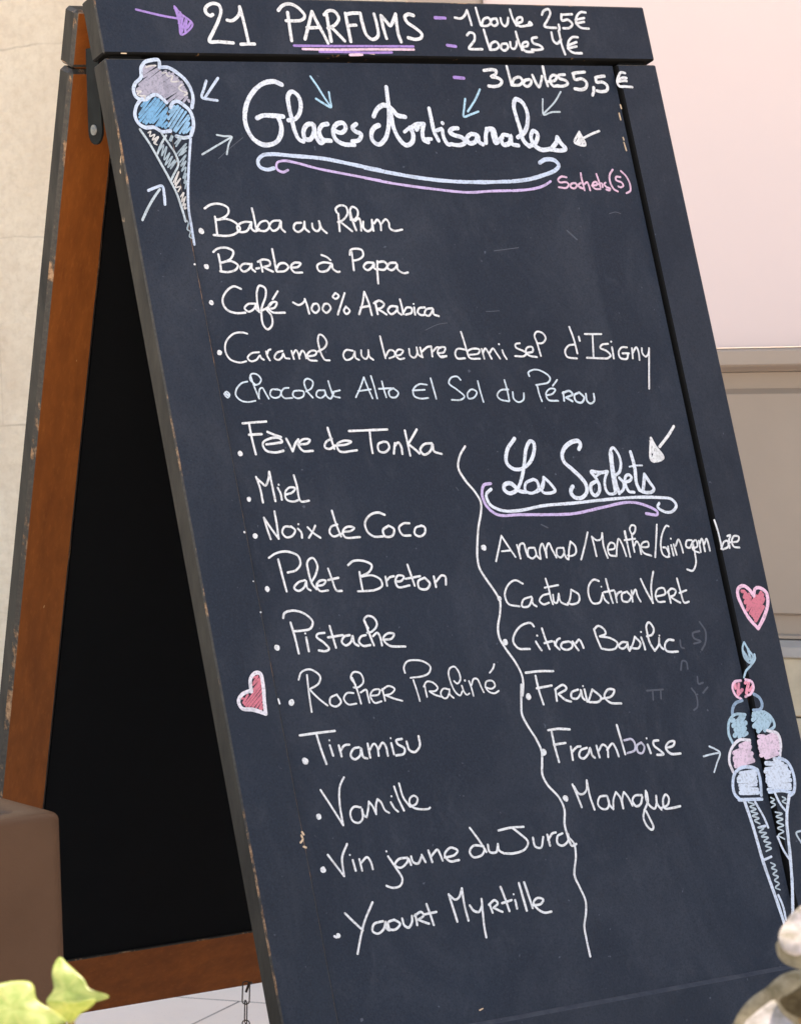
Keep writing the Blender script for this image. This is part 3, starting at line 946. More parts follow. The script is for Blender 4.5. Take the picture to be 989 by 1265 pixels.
ghost 20 5451,7343 5496,7250 5543,7267 5542,7340
ghost 20 5644,7435 5640,7508 5702,7502
ghost 21 5749,7556 5674,7609
ghost 20 5539,7547 5580,7624 5563,7745 5510,7776
ghost 20 4965,7515 5171,7523
ghost 20 5037,7522 5021,7617
ghost 20 5138,7532 5123,7615
ghost 22 5686,7796
#l|paint_chip|
chip 21 572,8496 581,8536 549,8563
#l|paint_chip|
chip 21 575,8605 600,8616
#l|paint_chip|
chip 21 587,8466 600,8491
#p|paint_chip|
chip 14 2202,10405 2243,10395
#p|paint_chip|
wp 17 5314,10525 5377,10525
#r|paint_chip|
chip 18 6192,1143 6198,1185
#p|paint_chip|
chip 18 6192,1222 6195,1296
#p|paint_chip|
chip 18 6173,1556 6183,1648
#p|paint_chip|
chip 18 6176,1500 6180,1528
#h|paint_chip|
chip 13 3087,589 3154,598
#l|paint_chip|
chip 12 196,625 251,625
#p|chalk_scratch|
ghost 8 1100,1708 1242,1606 1426,1487
#p|chalk_scratch|
ghost 9 5775,2361 5866,2344 5926,2363
#p|chalk_scratch|
ghost 8 3138,3569 3300,3514 3422,3501
#p|chalk_scratch|
ghost 9 3931,3397 4095,3394
#p|chalk_scratch|
ghost 9 4549,5302 4602,5340
#p|chalk_scratch|
ghost 8 3131,5228 3153,5263
#p|chalk_scratch|
ghost 15 3720,4888
#p|chalk_scratch|
ghost 10 4187,2743 4503,2715
#p|chalk_scratch|
ghost 15 4076,5684 4148,5723
#p|chalk_scratch|
ghost 16 5174,2541 5277,2642
#p|lettering|Vanille
w 58 830,8336
w 21 904,8087 992,8267 1079,8451
w 21 1187,7995 1123,8078 1086,8230 1079,8451
w 21 1310,8305 1237,8290 1184,8338 1193,8423 1257,8449 1307,8413 1319,8330
w 21 1320,8324 1328,8385 1354,8406
w 21 1354,8406 1390,8326 1412,8259
w 21 1412,8259 1443,8308 1467,8390
w 21 1467,8390 1484,8301 1513,8247
w 21 1513,8247 1547,8284 1572,8360 1614,8395
w 21 1655,8295 1685,8361 1717,8395
w 21 1676,8239
w 21 1726,8148 1748,8272 1785,8391
w 21 1788,8124 1806,8266 1862,8364
w 21 1862,8364 1938,8343 1964,8291 1928,8262 1881,8281 1863,8328 1908,8382 2067,8409 2087,8399
#p|lettering|Mangue
w 66 3693,8494
w 23 3810,8365 3840,8479 3867,8605
w 23 3824,8389 3859,8462 3909,8477 3964,8443 3992,8345
w 23 3992,8345 3993,8509 4016,8648
w 23 4197,8527 4111,8529 4070,8600 4105,8648 4172,8656 4210,8598 4203,8534
w 23 4203,8534 4211,8623 4245,8671
w 23 4245,8671 4269,8579 4319,8503
w 23 4319,8503 4358,8564 4368,8677
w 23 4368,8677 4374,8592 4417,8514
w 24 4417,8514 4451,8563 4489,8662
w 24 4629,8571 4544,8567 4501,8613 4532,8674 4590,8661 4632,8590
w 24 4690,8533 4673,8614 4695,8680 4754,8725 4790,8679 4806,8598
w 24 4806,8598 4798,8679 4836,8745
w 24 4696,8553 4689,8641 4619,8735 4592,8808 4623,8900 4670,8934 4692,8908 4668,8817 4641,8737
w 24 4840,8729 4925,8707 4958,8641 4929,8599 4882,8645 4878,8734 4971,8745 5080,8738
#p|lettering|Ananas/Menthe/Gingembre
w 60 3317,5873
w 20 3433,6023 3498,5894 3559,5765
w 20 3559,5765 3618,5882 3680,5998
w 20 3525,5926 3634,5924
w 21 3726,5875 3733,5941 3737,6017
w 21 3731,5948 3767,5871 3811,5867 3820,5940 3833,6007
w 21 3929,5919 3859,5921 3837,5993 3877,6028 3937,5993 3934,5920
w 21 3937,5993 3963,6032 3982,6041
w 21 3982,6041 3992,5946 4037,5883 4056,5951 4059,6032
w 21 4059,6032 4076,5938 4121,5885 4147,5958 4179,6041
w 21 4282,5946 4211,5948 4191,6013 4231,6045 4287,5998 4290,5946
w 21 4285,6005 4303,6061 4325,6071
w 21 4325,6071 4354,5973 4393,5887
w 21 4393,5887 4441,5943 4427,6016 4356,6040 4323,6030
w 21 4631,5808 4569,5930 4480,6086
w 21 4672,5856 4679,5953 4681,6065
w 21 4675,5861 4728,5900 4785,5887 4812,5829
w 21 4812,5829 4796,5962 4817,6094
w 21 4838,6010 4927,6001 4938,5954 4888,5939 4842,5995 4848,6062 4933,6084
w 21 4933,6084 4962,5989 5005,5903 5035,5965 5057,6093
w 21 5099,5832 5099,5924 5104,6000
w 21 5106,5829 5103,5971 5105,6106
w 21 5075,5924 5216,5919
w 21 5186,5872 5171,5811 5208,5772 5249,5787 5229,5845 5181,5879
w 21 5184,5880 5174,5961 5172,6058
w 21 5185,5992 5227,5947 5249,5982 5251,6087
w 21 5270,6013 5365,6013 5368,5964 5304,5968 5265,6013 5286,6074 5376,6114
w 21 5532,5789 5481,5954 5422,6133
w 21 5680,5820 5656,5808 5581,5886 5525,6017 5531,6115 5587,6145 5616,6107
w 21 5605,6091 5586,6044 5551,6037
w 21 5617,6032 5606,6144
w 22 5660,6020 5664,6133
w 21 5674,5953
w 22 5695,6015 5706,6129
w 22 5718,6032 5772,5968 5791,6037 5795,6113
w 22 5942,5988 5877,5990 5852,6049 5894,6067 5946,6011
w 22 5948,6003 5948,6124 5931,6244 5867,6315 5803,6295
w 22 5928,6078 5998,6060 5997,5992 5944,6018 5934,6093 6008,6129
w 22 6032,6002 6028,6123
w 22 6031,6040 6078,5982 6085,6120
w 22 6095,6044 6139,5987 6150,6049 6151,6117
#r|lettering|Ananas/Menthe/Gingembre
w 22 6262,5803 6278,5918 6282,6010 6282,6119
w 22 6272,6119 6330,6044 6378,6040 6371,6100 6290,6125
w 22 6388,5987 6432,5978 6398,6034 6386,6117
w 22 6411,6057 6517,6050 6538,6006 6475,5994 6431,6051 6445,6106 6517,6122
#p|lettering|Les Sorbets
wb 41 3961,4763 3841,4882 3804,5010 3870,5079 3976,5086 4101,5015 4175,4901 4188,4823 4153,4800 4084,4869 4022,5023 3955,5176 3863,5300 3764,5333 3707,5290 3725,5239 3803,5231 3891,5315 3963,5333
wb 33 4087,5205 3985,5243 3966,5320 4036,5350 4134,5304 4128,5226 4087,5205
wb 33 4100,5341 4189,5295 4223,5192
wb 33 4223,5192 4290,5262 4332,5343 4249,5364 4176,5346 4173,5294 4213,5231
wb 45 4738,4922 4770,4878 4756,4837 4674,4838 4564,4895 4511,4972 4520,5047 4591,5120 4688,5223 4736,5306 4723,5385 4649,5438 4568,5432 4526,5384 4537,5339 4564,5312
wb 38 4859,5280 4797,5310 4784,5389 4823,5426 4878,5396 4902,5328 4885,5258
wb 38 4885,5258 4866,5223 4832,5169 4944,5187 5042,5182
wb 24 4880,5224 4941,5199
wb 34 5042,5182 4987,5265 4971,5356 4997,5415 5057,5424 5087,5415
wb 34 5087,5415 5090,5294 5105,5122 5129,4974 5174,4930 5225,5003 5234,5107 5191,5197 5134,5228
wb 42 5139,4986 5120,5146 5118,5319 5133,5424
wb 34 5133,5424 5199,5382 5217,5314 5175,5259
wb 34 5232,5309 5305,5296 5334,5263 5307,5233 5261,5247 5237,5315 5262,5409 5328,5425
wb 41 5389,4989 5401,5164 5381,5324 5402,5407
wb 19 5335,5148 5428,5140 5504,5144
wb 38 5402,5407 5434,5420 5478,5330 5508,5240
wb 38 5508,5240 5550,5323 5591,5407 5548,5439 5465,5434 5427,5420
#p|lettering|Rocher Praliné
w 64 765,7216
w 19 891,7004 938,6934 1042,6917 1136,6995 1105,7061 984,7112
w 19 993,6967 977,7144 968,7330
w 19 998,7119 1073,7209 1157,7286
w 19 1283,7189 1204,7216 1191,7276 1249,7304 1314,7266 1283,7189
w 19 1473,7194 1401,7186 1352,7237 1387,7296 1482,7300
w 19 1513,7114 1475,7041 1518,6990 1594,7011 1607,7096 1532,7144 1485,7139
w 19 1491,7043 1520,7171 1535,7305
w 19 1553,7196 1622,7175 1627,7223 1631,7306
w 19 1655,7239 1753,7235 1773,7190 1699,7188 1655,7239 1688,7312 1769,7306
w 19 1806,7185 1812,7305
w 19 1794,7198 1882,7164 1946,7199 1897,7241 1824,7251
w 19 1830,7251 1918,7294 2008,7325
w 18 2100,7054 2097,7002 2146,6944 2238,6937 2341,6963 2406,7021 2374,7080 2302,7104 2151,7108
w 18 2179,7133 2197,7249 2207,7347
w 18 2297,7196 2297,7259 2299,7315
w 18 2282,7210 2331,7164 2400,7181 2442,7237 2411,7265 2339,7263
w 18 2339,7263 2396,7304 2480,7334
w 18 2569,7265 2505,7253 2464,7296 2484,7344 2525,7348 2568,7296
w 18 2575,7265 2569,7317 2605,7356
w 18 2648,7189 2678,7218 2722,7186 2726,7114 2687,7047 2629,7057 2601,7102 2607,7206 2640,7303 2686,7339 2720,7300
w 18 2727,7244 2738,7302 2765,7341 2799,7329
w 24 2775,7196
w 18 2822,7206 2835,7281 2841,7359
w 18 2842,7250 2881,7191 2923,7195 2952,7282 2970,7336
w 18 3000,7286 3069,7309 3119,7282 3100,7233 3026,7231 3003,7276 3027,7331 3095,7358 3150,7338
w 19 3158,7066 3136,7106 3085,7148
#l|lettering|Rocher Praliné
w 19 599,7177 605,7221
#p|lettering|Sorbets(s)
pk5 22 5311,1945 5245,1937 5193,1975 5207,2000 5297,2001 5320,2025 5282,2063 5182,2055
pk5 22 5414,2011 5355,2020 5338,2054 5382,2071 5423,2041 5414,2011 5444,2050 5475,2060
pk5 22 5509,1901 5505,1964 5512,2051 5512,2095
pk5 22 5482,2012 5448,2031 5453,2060 5506,2075
pk5 22 5523,2027 5569,2003 5582,2042 5586,2096
pk5 22 5622,2043 5687,2034 5694,2005 5660,2004 5628,2043 5653,2077 5726,2083
pk5 22 5712,1910 5724,1976 5731,2063
pk5 22 5705,2029 5759,2020 5760,2064
pk5 22 5813,2011 5785,2030 5817,2064 5854,2079 5843,2099 5800,2089
pk5 22 5942,1866 5885,1929 5875,2016 5904,2085 5949,2113
pk5 22 6024,1950 5967,1949 5958,1983 6026,2013 6040,2048 6001,2067 5969,2056
pk5 22 6047,1882 6102,1941 6132,2029 6118,2107 6059,2134
#h|lettering|- 1 boule 2,5€
v 35 4005,180 4133,182
w 28 4257,174 4329,183 4392,143 4432,87
w 28 4432,87 4444,166 4452,255
w 28 4551,58 4559,156 4571,258
w 28 4580,257 4623,186 4690,169 4706,216 4661,256 4588,262
w 29 4788,175 4726,187 4708,232 4741,259 4793,230 4788,175
w 29 4843,169 4847,229 4876,260 4920,228 4944,164
w 29 4989,68 5004,179 5033,249
w 29 5038,226 5117,200 5124,157 5072,162 5042,210 5068,254 5188,247
w 29 5188,247 5216,207 5237,235 5161,247
w 29 5396,120 5431,75 5501,55 5512,97 5450,186 5398,251 5468,266 5550,268
w 29 5591,232 5592,272 5572,309
w 29 5657,111 5646,180 5731,173 5775,220 5727,265 5642,271
w 29 5652,116 5799,106
w 29 5986,83 5921,81 5851,139 5833,211 5877,259 5983,270
w 29 5828,171 5951,148
w 29 5824,212 5940,193
#h|lettering|- 2 boules 4€
v 35 4088,486 4193,498
w 28 4366,371 4409,339 4459,354 4453,416 4358,519 4427,526 4526,525
w 28 4596,304 4607,406 4623,531
w 28 4626,531 4657,460 4725,439 4751,483 4706,522 4632,531
w 29 4856,458 4791,466 4771,514 4810,537 4865,497 4856,458
w 29 4905,441 4901,496 4932,519 4978,479 4989,432
w 29 5006,321 5016,432 5039,526
w 29 5043,494 5123,477 5133,438 5076,446 5047,494 5081,541 5179,548
w 29 5266,380 5198,397 5204,445 5288,475 5317,506 5259,523 5167,524
w 29 5473,321 5477,417 5516,448 5583,399
w 29 5575,320 5573,439 5593,570
w 29 5812,372 5738,373 5666,438 5658,510 5704,549 5819,556
w 29 5649,470 5780,428
w 29 5646,502 5768,477
#p|lettering|Chocolat Alto El Sol du Pérou
cy2 17 662,4128 695,4104 723,4137 696,4167 667,4141
cy2 24 677,4122 713,4149
cy2 17 949,4014 884,4026 810,4085 790,4146 834,4201 913,4221 998,4213
cy2 17 1032,4052 982,3993 1007,3941 1068,3946 1106,3998 1076,4041 1017,4057
cy2 17 996,3956 1014,4070 1044,4194
cy2 17 1039,4184 1071,4097 1102,4086 1126,4138 1152,4199
cy2 17 1272,4113 1202,4110 1176,4165 1219,4195 1286,4177 1304,4127 1259,4106
cy2 17 1401,4100 1344,4104 1303,4152 1324,4198 1421,4205
cy2 18 1515,4133 1449,4140 1433,4184 1484,4212 1552,4190 1562,4146 1515,4133
cy2 18 1590,4147 1662,4113 1689,4050 1632,4016 1590,4046 1600,4135 1654,4214
cy2 18 1798,4144 1725,4147 1700,4197 1745,4221 1802,4189 1808,4145
cy2 18 1808,4145 1819,4209 1857,4234 1906,4175
cy2 18 1868,4052 1879,4135 1899,4206 1966,4229
cy2 18 1893,4168 1983,4153
cy2 18 2153,4235 2230,4131 2292,4033
cy2 18 2292,4033 2316,4147 2346,4256
cy2 18 2194,4172 2346,4161
cy2 18 2377,4023 2392,4139 2400,4259
cy2 18 2494,4083 2500,4180 2511,4252
cy2 18 2442,4160 2592,4160
cy2 18 2614,4161 2552,4194 2559,4248 2620,4258 2663,4212 2614,4161
cy2 18 3025,4144 2930,4135 2848,4189 2842,4252 2910,4284 3007,4284
cy2 18 2838,4196 2986,4196
cy2 18 3082,4079 3092,4184 3102,4298
cy2 18 3442,4113 3410,4076 3332,4084 3292,4141 3378,4216 3448,4290 3394,4322 3286,4317
cy2 18 3534,4223 3489,4264 3492,4311 3561,4307 3610,4250 3568,4220 3534,4223
cy2 18 3648,4134 3653,4229 3667,4359
cy2 19 3979,4138 3989,4245 3989,4363
cy2 19 4004,4241 3906,4246 3852,4298 3876,4339 3980,4368
cy2 19 4052,4272 4049,4343 4096,4381 4165,4360 4188,4290
cy2 19 4300,4112 4296,4073 4387,4044 4492,4077 4556,4140 4527,4187 4418,4205 4361,4210
cy2 19 4374,4215 4379,4311 4394,4388
cy2 19 4459,4327 4547,4314 4592,4269 4527,4258 4463,4310 4476,4375 4599,4393
cy2 19 4568,4229 4640,4168
cy2 23 4686,4302 4674,4397
cy2 23 4675,4313 4765,4294 4799,4331 4705,4363
cy2 23 4705,4363 4780,4407
cy2 23 4888,4316 4818,4344 4823,4405 4889,4427 4937,4374 4888,4316
cy2 23 4969,4335 4965,4412 5000,4442 5058,4416 5069,4339
#p|ice_cream_drawing|first
sky2 27 786,1431 857,1377
sky2 29 757,1436 838,1332
sky2 23 713,1440 858,1279
sky2 25 670,1422 850,1256
sky2 25 653,1410 827,1216
sky2 29 639,1371 795,1197
sky2 24 637,1323 772,1173
sky2 30 639,1265 749,1156
sky2 28 641,1218 712,1158
gy 29 887,1106 882,1092
gy 28 824,1109 874,1058
gy 27 774,1092 875,1028
gy 27 736,1091 876,994
gy 29 633,1116 863,972
gy 24 643,1059 858,953
gy 24 633,1038 855,925
gy 30 641,1004 845,900
gy 32 640,978 810,886
gy 28 631,950 803,854
gy 25 633,920 776,841
gy 30 634,887 765,813
gy 27 633,859 724,805
gy 30 636,821 686,789
blu 38 641,748 719,751 812,807 892,887 933,984 937,1073 904,1171
blu 38 660,1171 696,1123 751,1106 813,1143 871,1203 891,1276 882,1365 836,1461
blu 38 668,1473 734,1489 814,1481
cr 16 634,808 690,808 692,840 753,840 724,896 811,896
cr 16 840,928 796,969 833,1001 883,1017 842,1045
blu 28 823,1493 755,1744 691,1999 650,2233 646,2391 639,2598
pale 22 665,1476 783,1492
pale2 15 632,1551 702,1492 637,1583 711,1503
pale2 15 634,1658 766,1546 652,1679 764,1583 678,1669 744,1626
pale2 15 651,1743 735,1669 654,1786 722,1733 649,1839 709,1797 651,1914 699,1861 652,1967 684,1935 652,2020
cr 14 641,2105 633,2119
#l|ice_cream_drawing|first
sky2 29 590,1411 600,1400
sky2 24 569,1384 598,1352
sky2 30 587,1305 598,1294
sky 30 533,1399 544,1392
sky 25 499,1389 563,1347
sky 29 473,1378 574,1276
sky 29 437,1382 590,1211
sky 25 403,1351 594,1194
sky 25 374,1348 573,1158
sky 31 324,1355 551,1134
sky 24 298,1344 523,1119
sky 26 262,1333 519,1101
sky 23 262,1294 487,1092
sky 23 270,1264 431,1087
sky 26 310,1176 367,1124
gy 24 586,1091 600,1084
gy 24 576,1071 590,1064
gy 30 557,1051 598,1030
gy 32 506,1053 597,1004
gy 28 470,1043 588,977
gy 25 334,1088 591,946
gy 30 320,1066 592,913
gy 27 319,1045 590,886
gy 30 296,1039 594,849
gy 26 296,1004 598,816
gy 27 329,955 590,780
gy 25 385,874 588,775
gy 24 393,842 544,752
gy 32 400,807 489,762
gy 31 405,780 440,761
blu 38 592,775 600,715 592,691 513,696 440,716 386,773 361,878 284,943 254,1007 265,1079 310,1111
blu 38 310,1111 249,1183 217,1279 244,1359 304,1399 407,1399 484,1443 581,1435
blu 38 320,1107 371,1107 439,1070 501,1058 562,1102 597,1142
cr 16 433,773 484,756 554,752
cr 16 285,1023 336,1023 287,1055 327,1071 370,1071 355,1103
pale 25 243,1419 326,1578 387,1727 463,1919 520,2089 551,2280 560,2375
pale 22 522,1483 453,1568 386,1674
pale 22 475,1462 534,1569 590,1686 600,1782 542,1867 480,1951
cr 14 327,1456 359,1440 337,1493 398,1472 358,1531 434,1494 369,1563 400,1579
cr 14 380,1563 432,1504
pale2 14 440,1579 410,1643 474,1579 428,1696 504,1600 448,1738 526,1664 449,1791 547,1702 472,1818 568,1739 497,1834 583,1750
pale2 15 546,1537 585,1483 561,1547 595,1494
cr 14 504,1972 590,1856 517,1994 593,1931 516,2025 576,2015 536,2068
cr 14 554,2121 595,2079
cr 14 599,2082 555,2174 600,2132
cr 14 596,2149 558,2217 587,2196
cr 14 595,2198 568,2248 594,2238
pale2 14 547,2354 586,2386 560,2460 590,2481 568,2534 593,2550
#p|lettering|- 3 boules 5,5€
v 37 4128,825 4250,833
w 35 4526,745 4622,734 4686,747 4661,789 4603,814 4684,826 4729,863 4697,905 4619,924 4546,919
w 33 4832,695 4840,797 4845,908
w 33 4852,904 4894,837 4973,818 4999,861 4953,903 4860,908
w 33 5089,841 5028,855 5004,892 5040,921 5093,897 5114,854 5089,841
w 33 5144,791 5162,859 5197,928 5242,859 5266,803
w 33 5303,696 5303,812 5315,914
w 33 5333,864 5428,848 5457,801 5409,792 5368,826 5360,876 5390,914 5457,908
w 33 5570,782 5484,795 5488,825 5568,851 5588,884 5531,913 5444,915
w 36 5844,751 5721,762 5681,771
w 36 5686,771 5691,837 5791,830 5840,873 5817,929 5750,954 5665,944
w 36 6097,796 6006,806 5971,816
w 36 5976,821 5973,866 6057,866 6109,909 6089,960 6008,975 5955,966
w 36 5921,929 5909,976 5883,1017
#r|lettering|- 3 boules 5,5€
w 30 6350,777 6294,770 6252,814 6218,880 6233,927 6316,932 6407,939
w 30 6244,846 6319,830 6354,834
w 30 6245,876 6322,864 6345,868
#p|lettering|Citron Basilic
w 63 3348,6854
w 23 3732,6727 3704,6689 3587,6703 3485,6777 3446,6856 3490,6931 3627,6951
w 23 3718,6883 3741,6935 3767,6978
w 23 3748,6824
w 23 3824,6756 3839,6860 3866,6976
w 23 3817,6908 3914,6897
w 23 3938,6903 3955,6954 3987,6990
w 23 3942,6945 3981,6890 4018,6877
w 23 4114,6919 4032,6928 4012,6968 4074,7002 4151,6975 4150,6935 4114,6919
w 23 4167,6923 4191,6976 4216,7020
w 23 4203,6943 4251,6911 4274,6950 4285,7001
w 23 4462,6819 4472,6901 4502,7024
w 23 4461,6824 4520,6791 4582,6826 4596,6878 4513,6901
w 23 4513,6901 4647,6933 4719,6990 4681,7041 4598,7050 4511,7030
w 23 4847,6994 4777,6987 4726,7025 4770,7054 4829,7026 4846,6998 4839,7052 4851,7083
w 23 4851,7083 4915,7008 4952,6944
w 23 4952,6944 5006,7016 4973,7064 4902,7061 4869,7046
w 23 5031,6959 5045,7028 5050,7088
w 23 5042,6901
w 23 5105,6954 5181,6939 5213,6882 5169,6810 5128,6841 5119,6925 5128,7027 5168,7113
w 23 5168,7113 5235,7054 5257,6985
w 23 5243,7038 5259,7082 5284,7106
w 20 5266,6960
w 24 5435,7025 5370,7015 5313,7061 5312,7121 5359,7142 5462,7148
#p|lettering|Cactus Citron Vert
w 54 3384,6406
w 21 3702,6278 3620,6236 3525,6274 3457,6373 3478,6469 3605,6507
w 21 3775,6420 3670,6443 3637,6509 3715,6516 3765,6461 3780,6431 3775,6494 3813,6524
w 21 3996,6407 3913,6421 3863,6470 3903,6511 3974,6500
w 21 3992,6249 4006,6366 4008,6461 4019,6521
w 21 4043,6422 4039,6501 4072,6508 4115,6417
w 21 3957,6341 4131,6328
w 21 4115,6417 4119,6502 4197,6544
w 21 4197,6544 4248,6470 4279,6388
w 22 4279,6388 4360,6448 4343,6520 4249,6540 4202,6523
w 22 4646,6327 4587,6307 4509,6365 4483,6468 4514,6550 4604,6549 4656,6472
w 22 4660,6456 4673,6527 4710,6566
w 20 4662,6388
w 22 4739,6313 4747,6437 4765,6571
w 22 4680,6449 4811,6438
w 22 4820,6454 4818,6567
w 22 4820,6507 4863,6468 4901,6460
w 22 4972,6466 4902,6488 4893,6556 4959,6572 5010,6523 4972,6466
w 22 5031,6460 5017,6577
w 22 5036,6504 5085,6454 5094,6519 5119,6585
w 22 5179,6348 5218,6476 5274,6613
w 22 5359,6283 5292,6439 5269,6613
w 22 5330,6549 5454,6527 5448,6469 5362,6477 5322,6549 5342,6604 5427,6611
w 22 5498,6509 5501,6632
w 22 5482,6519 5550,6481 5597,6507 5566,6552 5510,6564
w 22 5517,6569 5577,6613 5623,6639
w 22 5645,6381 5656,6512 5675,6643 5738,6637
w 22 5637,6536 5735,6514
#p|lettering|Caramel au beurre demi sel d'Isigny
w 56 697,3708
w 19 1049,3528 998,3513 895,3522 792,3603 766,3693 799,3778 905,3818 979,3808
w 20 1142,3721 1053,3730 1001,3774 1029,3810 1097,3797 1147,3754 1151,3780 1180,3801
w 20 1222,3718 1227,3764 1247,3810
w 20 1226,3750 1254,3706 1278,3698
w 20 1412,3719 1342,3736 1305,3786 1341,3810 1391,3783 1414,3745 1426,3791 1474,3803
w 20 1514,3723 1518,3769 1524,3809
w 20 1520,3763 1566,3718 1585,3752 1588,3807
w 20 1594,3779 1638,3725 1661,3755 1667,3808
w 20 1676,3789 1783,3773 1797,3741 1740,3732 1683,3776 1698,3823 1784,3837
w 20 1819,3742 1910,3699 1939,3647 1906,3580 1872,3568 1842,3617 1840,3696 1854,3789 1881,3833 1932,3839
w 20 2226,3751 2144,3742 2102,3794 2122,3842 2201,3824 2245,3760
w 20 2245,3760 2240,3826 2277,3849
w 20 2323,3749 2316,3808 2356,3844 2395,3806 2407,3753
w 20 2407,3753 2404,3819 2444,3856
w 20 2578,3613 2584,3733 2592,3846
w 20 2596,3827 2660,3763 2711,3779 2707,3824 2635,3848
w 20 2716,3824 2779,3816 2819,3775 2761,3762 2719,3814 2754,3861 2816,3855
w 20 2894,3759 2891,3826 2933,3855 2979,3816 2988,3749
w 21 2988,3749 2993,3825 3039,3854
w 21 3031,3751 3034,3846
w 21 3046,3792 3118,3749 3166,3743
w 21 3166,3743 3157,3851
w 21 3175,3797 3241,3754 3276,3766
w 21 3227,3818 3306,3811 3333,3763 3265,3761 3228,3813 3263,3863 3328,3852
w 21 3272,3852 3326,3857
w 21 3564,3603 3578,3699 3588,3814
w 21 3578,3795 3478,3784 3440,3833 3455,3882 3549,3886
w 21 3597,3853 3730,3839 3746,3801 3652,3791 3594,3821 3608,3885 3731,3899
w 21 3777,3796 3780,3847 3786,3901
w 21 3781,3841 3823,3792 3849,3837 3875,3905
w 21 3862,3844 3918,3796 3945,3841 3981,3909
w 21 4029,3819 4036,3864 4061,3917
w 23 4003,3754
w 21 4265,3754 4210,3762 4203,3794 4283,3836 4325,3863 4284,3894 4173,3889
w 21 4314,3863 4409,3847 4412,3802 4343,3806 4316,3857 4360,3894 4446,3911
w 21 4498,3900 4483,3760 4470,3676 4512,3638 4583,3660 4604,3713 4551,3763 4490,3763
w 22 4935,3601 4960,3735 4969,3893
w 21 4953,3795 4877,3804 4817,3862 4827,3923 4950,3948
w 22 5031,3713 5032,3757
w 22 5115,3687 5330,3695
w 22 5214,3696 5190,3817 5165,3949
w 22 5080,3946 5293,3962
w 22 5390,3805 5307,3812 5278,3845 5355,3884 5392,3934 5336,3964 5293,3962
w 22 5432,3846 5425,3967
w 23 5436,3783
w 22 5626,3854 5559,3851 5506,3898 5510,3964 5594,3979 5621,3932
w 22 5551,3917 5638,3920
w 22 5690,3866 5673,3978
w 22 5682,3922 5751,3859 5766,3913 5756,3999
w 22 5818,3871 5813,3927 5847,3966 5892,3931 5915,3875
w 22 5915,3875 5860,4089 5802,4319"""
HOST = {'h': (header, 0.0), 'p': (panel, REC), 'r': (stile_r, 0.0), 'l': (stile_l, 0.0)}
def catmull(P, step):
    if len(P) < 3: 
        n = max(2, int((P[1]-P[0]).length/step)+1)
        return [P[0].lerp(P[1], i/(n-1)) for i in range(n)]
    Q = [P[0]*2-P[1]] + P + [P[-1]*2-P[-2]]
    out_ = []
    for i in range(1, len(Q)-2):
        p0, p1, p2, p3 = Q[i-1:i+3]
        n = max(2, int((p2-p1).length/step)+1)
        t0 = 0; d01 = max((p1-p0).length, 1e-6)**.5; d12 = max((p2-p1).length, 1e-6)**.5; d23 = max((p3-p2).length, 1e-6)**.5
        m1 = (p2-p1) + ((p1-p0)/d01 - (p2-p0)/(d01+d12))*d12
        m2 = (p2-p1) + ((p3-p2)/d23 - (p3-p1)/(d12+d23))*d12
        for k in range(n):
            t = k/n
            out_.append(p1*(2*t**3-3*t*t+1) + m1*(t**3-2*t*t+t) + p2*(-2*t**3+3*t*t) + m2*(t**3-t*t))
    out_.append(P[-1]); return out_
class Ink:
    def __init__(s, part):
        s.host, s.k = HOST[part]; s.bm = bmesh.new(); s.mats = []; s.h = .00022
    def P(s, p, h): return s.bm.verts.new(FR(p.x, p.y, s.k-h))
    def mi(s, c):
        if c not in s.mats: s.mats.append(c)
        return s.mats.index(c)
    def dot(s, c, p, r):
        s.h += .000004; mi = s.mi(c); a0 = rnd.random()*6
        ctr = s.P(p, s.h)
        ring = [s.P(p + Vector((math.cos(a), math.sin(a)))*r*(1+.16*noise.noise((math.cos(a)+a0*9, math.sin(a), a0*3))*1.5), s.h) for a in [2*math.pi*k/18 for k in range(18)]]
        for k in range(18):
            s.bm.faces.new((ctr, ring[(k+1) % 18], ring[k])).material_index = mi
    def stroke(s, c, wd, pts):
        P = catmull(pts, .0016); mi = s.mi(c)
        Q = [P[0]]
        for p in P[1:]:
            if (p-Q[-1]).length > .0004: Q.append(p)
        if len(Q) < 2: return s.dot(c, P[0], wd/2)
        seed = rnd.random()*100; s.h += .000004
        L = []; n = len(Q)
        for i, p in enumerate(Q):
            d = (Q[min(i+1, n-1)]-Q[max(i-1, 0)]).normalized(); nn = Vector((-d.y, d.x))
            wv = wd*.5*(1 + .16*noise.noise((i*.10+seed, seed*2, 0)) + .07*noise.noise((i*.9+seed, 0, 3)))
            e = noise.noise((i*.8, seed, 7))*.05*wd
            s.h += .0000010
            L.append((p, d, nn, wv, e, s.h))
        rows = []
        p, d, nn, wv, e, h = L[0]
        for a in (75, 40): rows.append((p - d*wv*math.sin(R(a))*.95, nn, wv*math.cos(R(a)), 0, h))
        for p, d, nn, wv, e, h in L: rows.append((p, nn, wv, e, h))
        p, d, nn, wv, e, h = L[-1]
        for a in (40, 75): rows.append((p + d*wv*math.sin(R(a))*.95, nn, wv*math.cos(R(a)), 0, h))
        vv = [(s.P(p + nn*(wv+e), h), s.P(p - nn*(wv-e), h)) for p, nn, wv, e, h in rows]
        for (a, b), (c_, d_) in zip(vv, vv[1:]):
            s.bm.faces.new((a, c_, d_, b)).material_index = mi
    def done(s, name, label):
        bmesh.ops.recalc_face_normals(s.bm, faces=s.bm.faces[:])
        for fc in s.bm.faces:
            fc.normal_update()
            if fc.normal.dot(Mn) < 0: fc.normal_flip()
        o = obj(name, s.bm, [chalk(c) for c in s.mats], s.host)
        if label: o['label'] = label
ink = None
WORDS = ('lettering',)
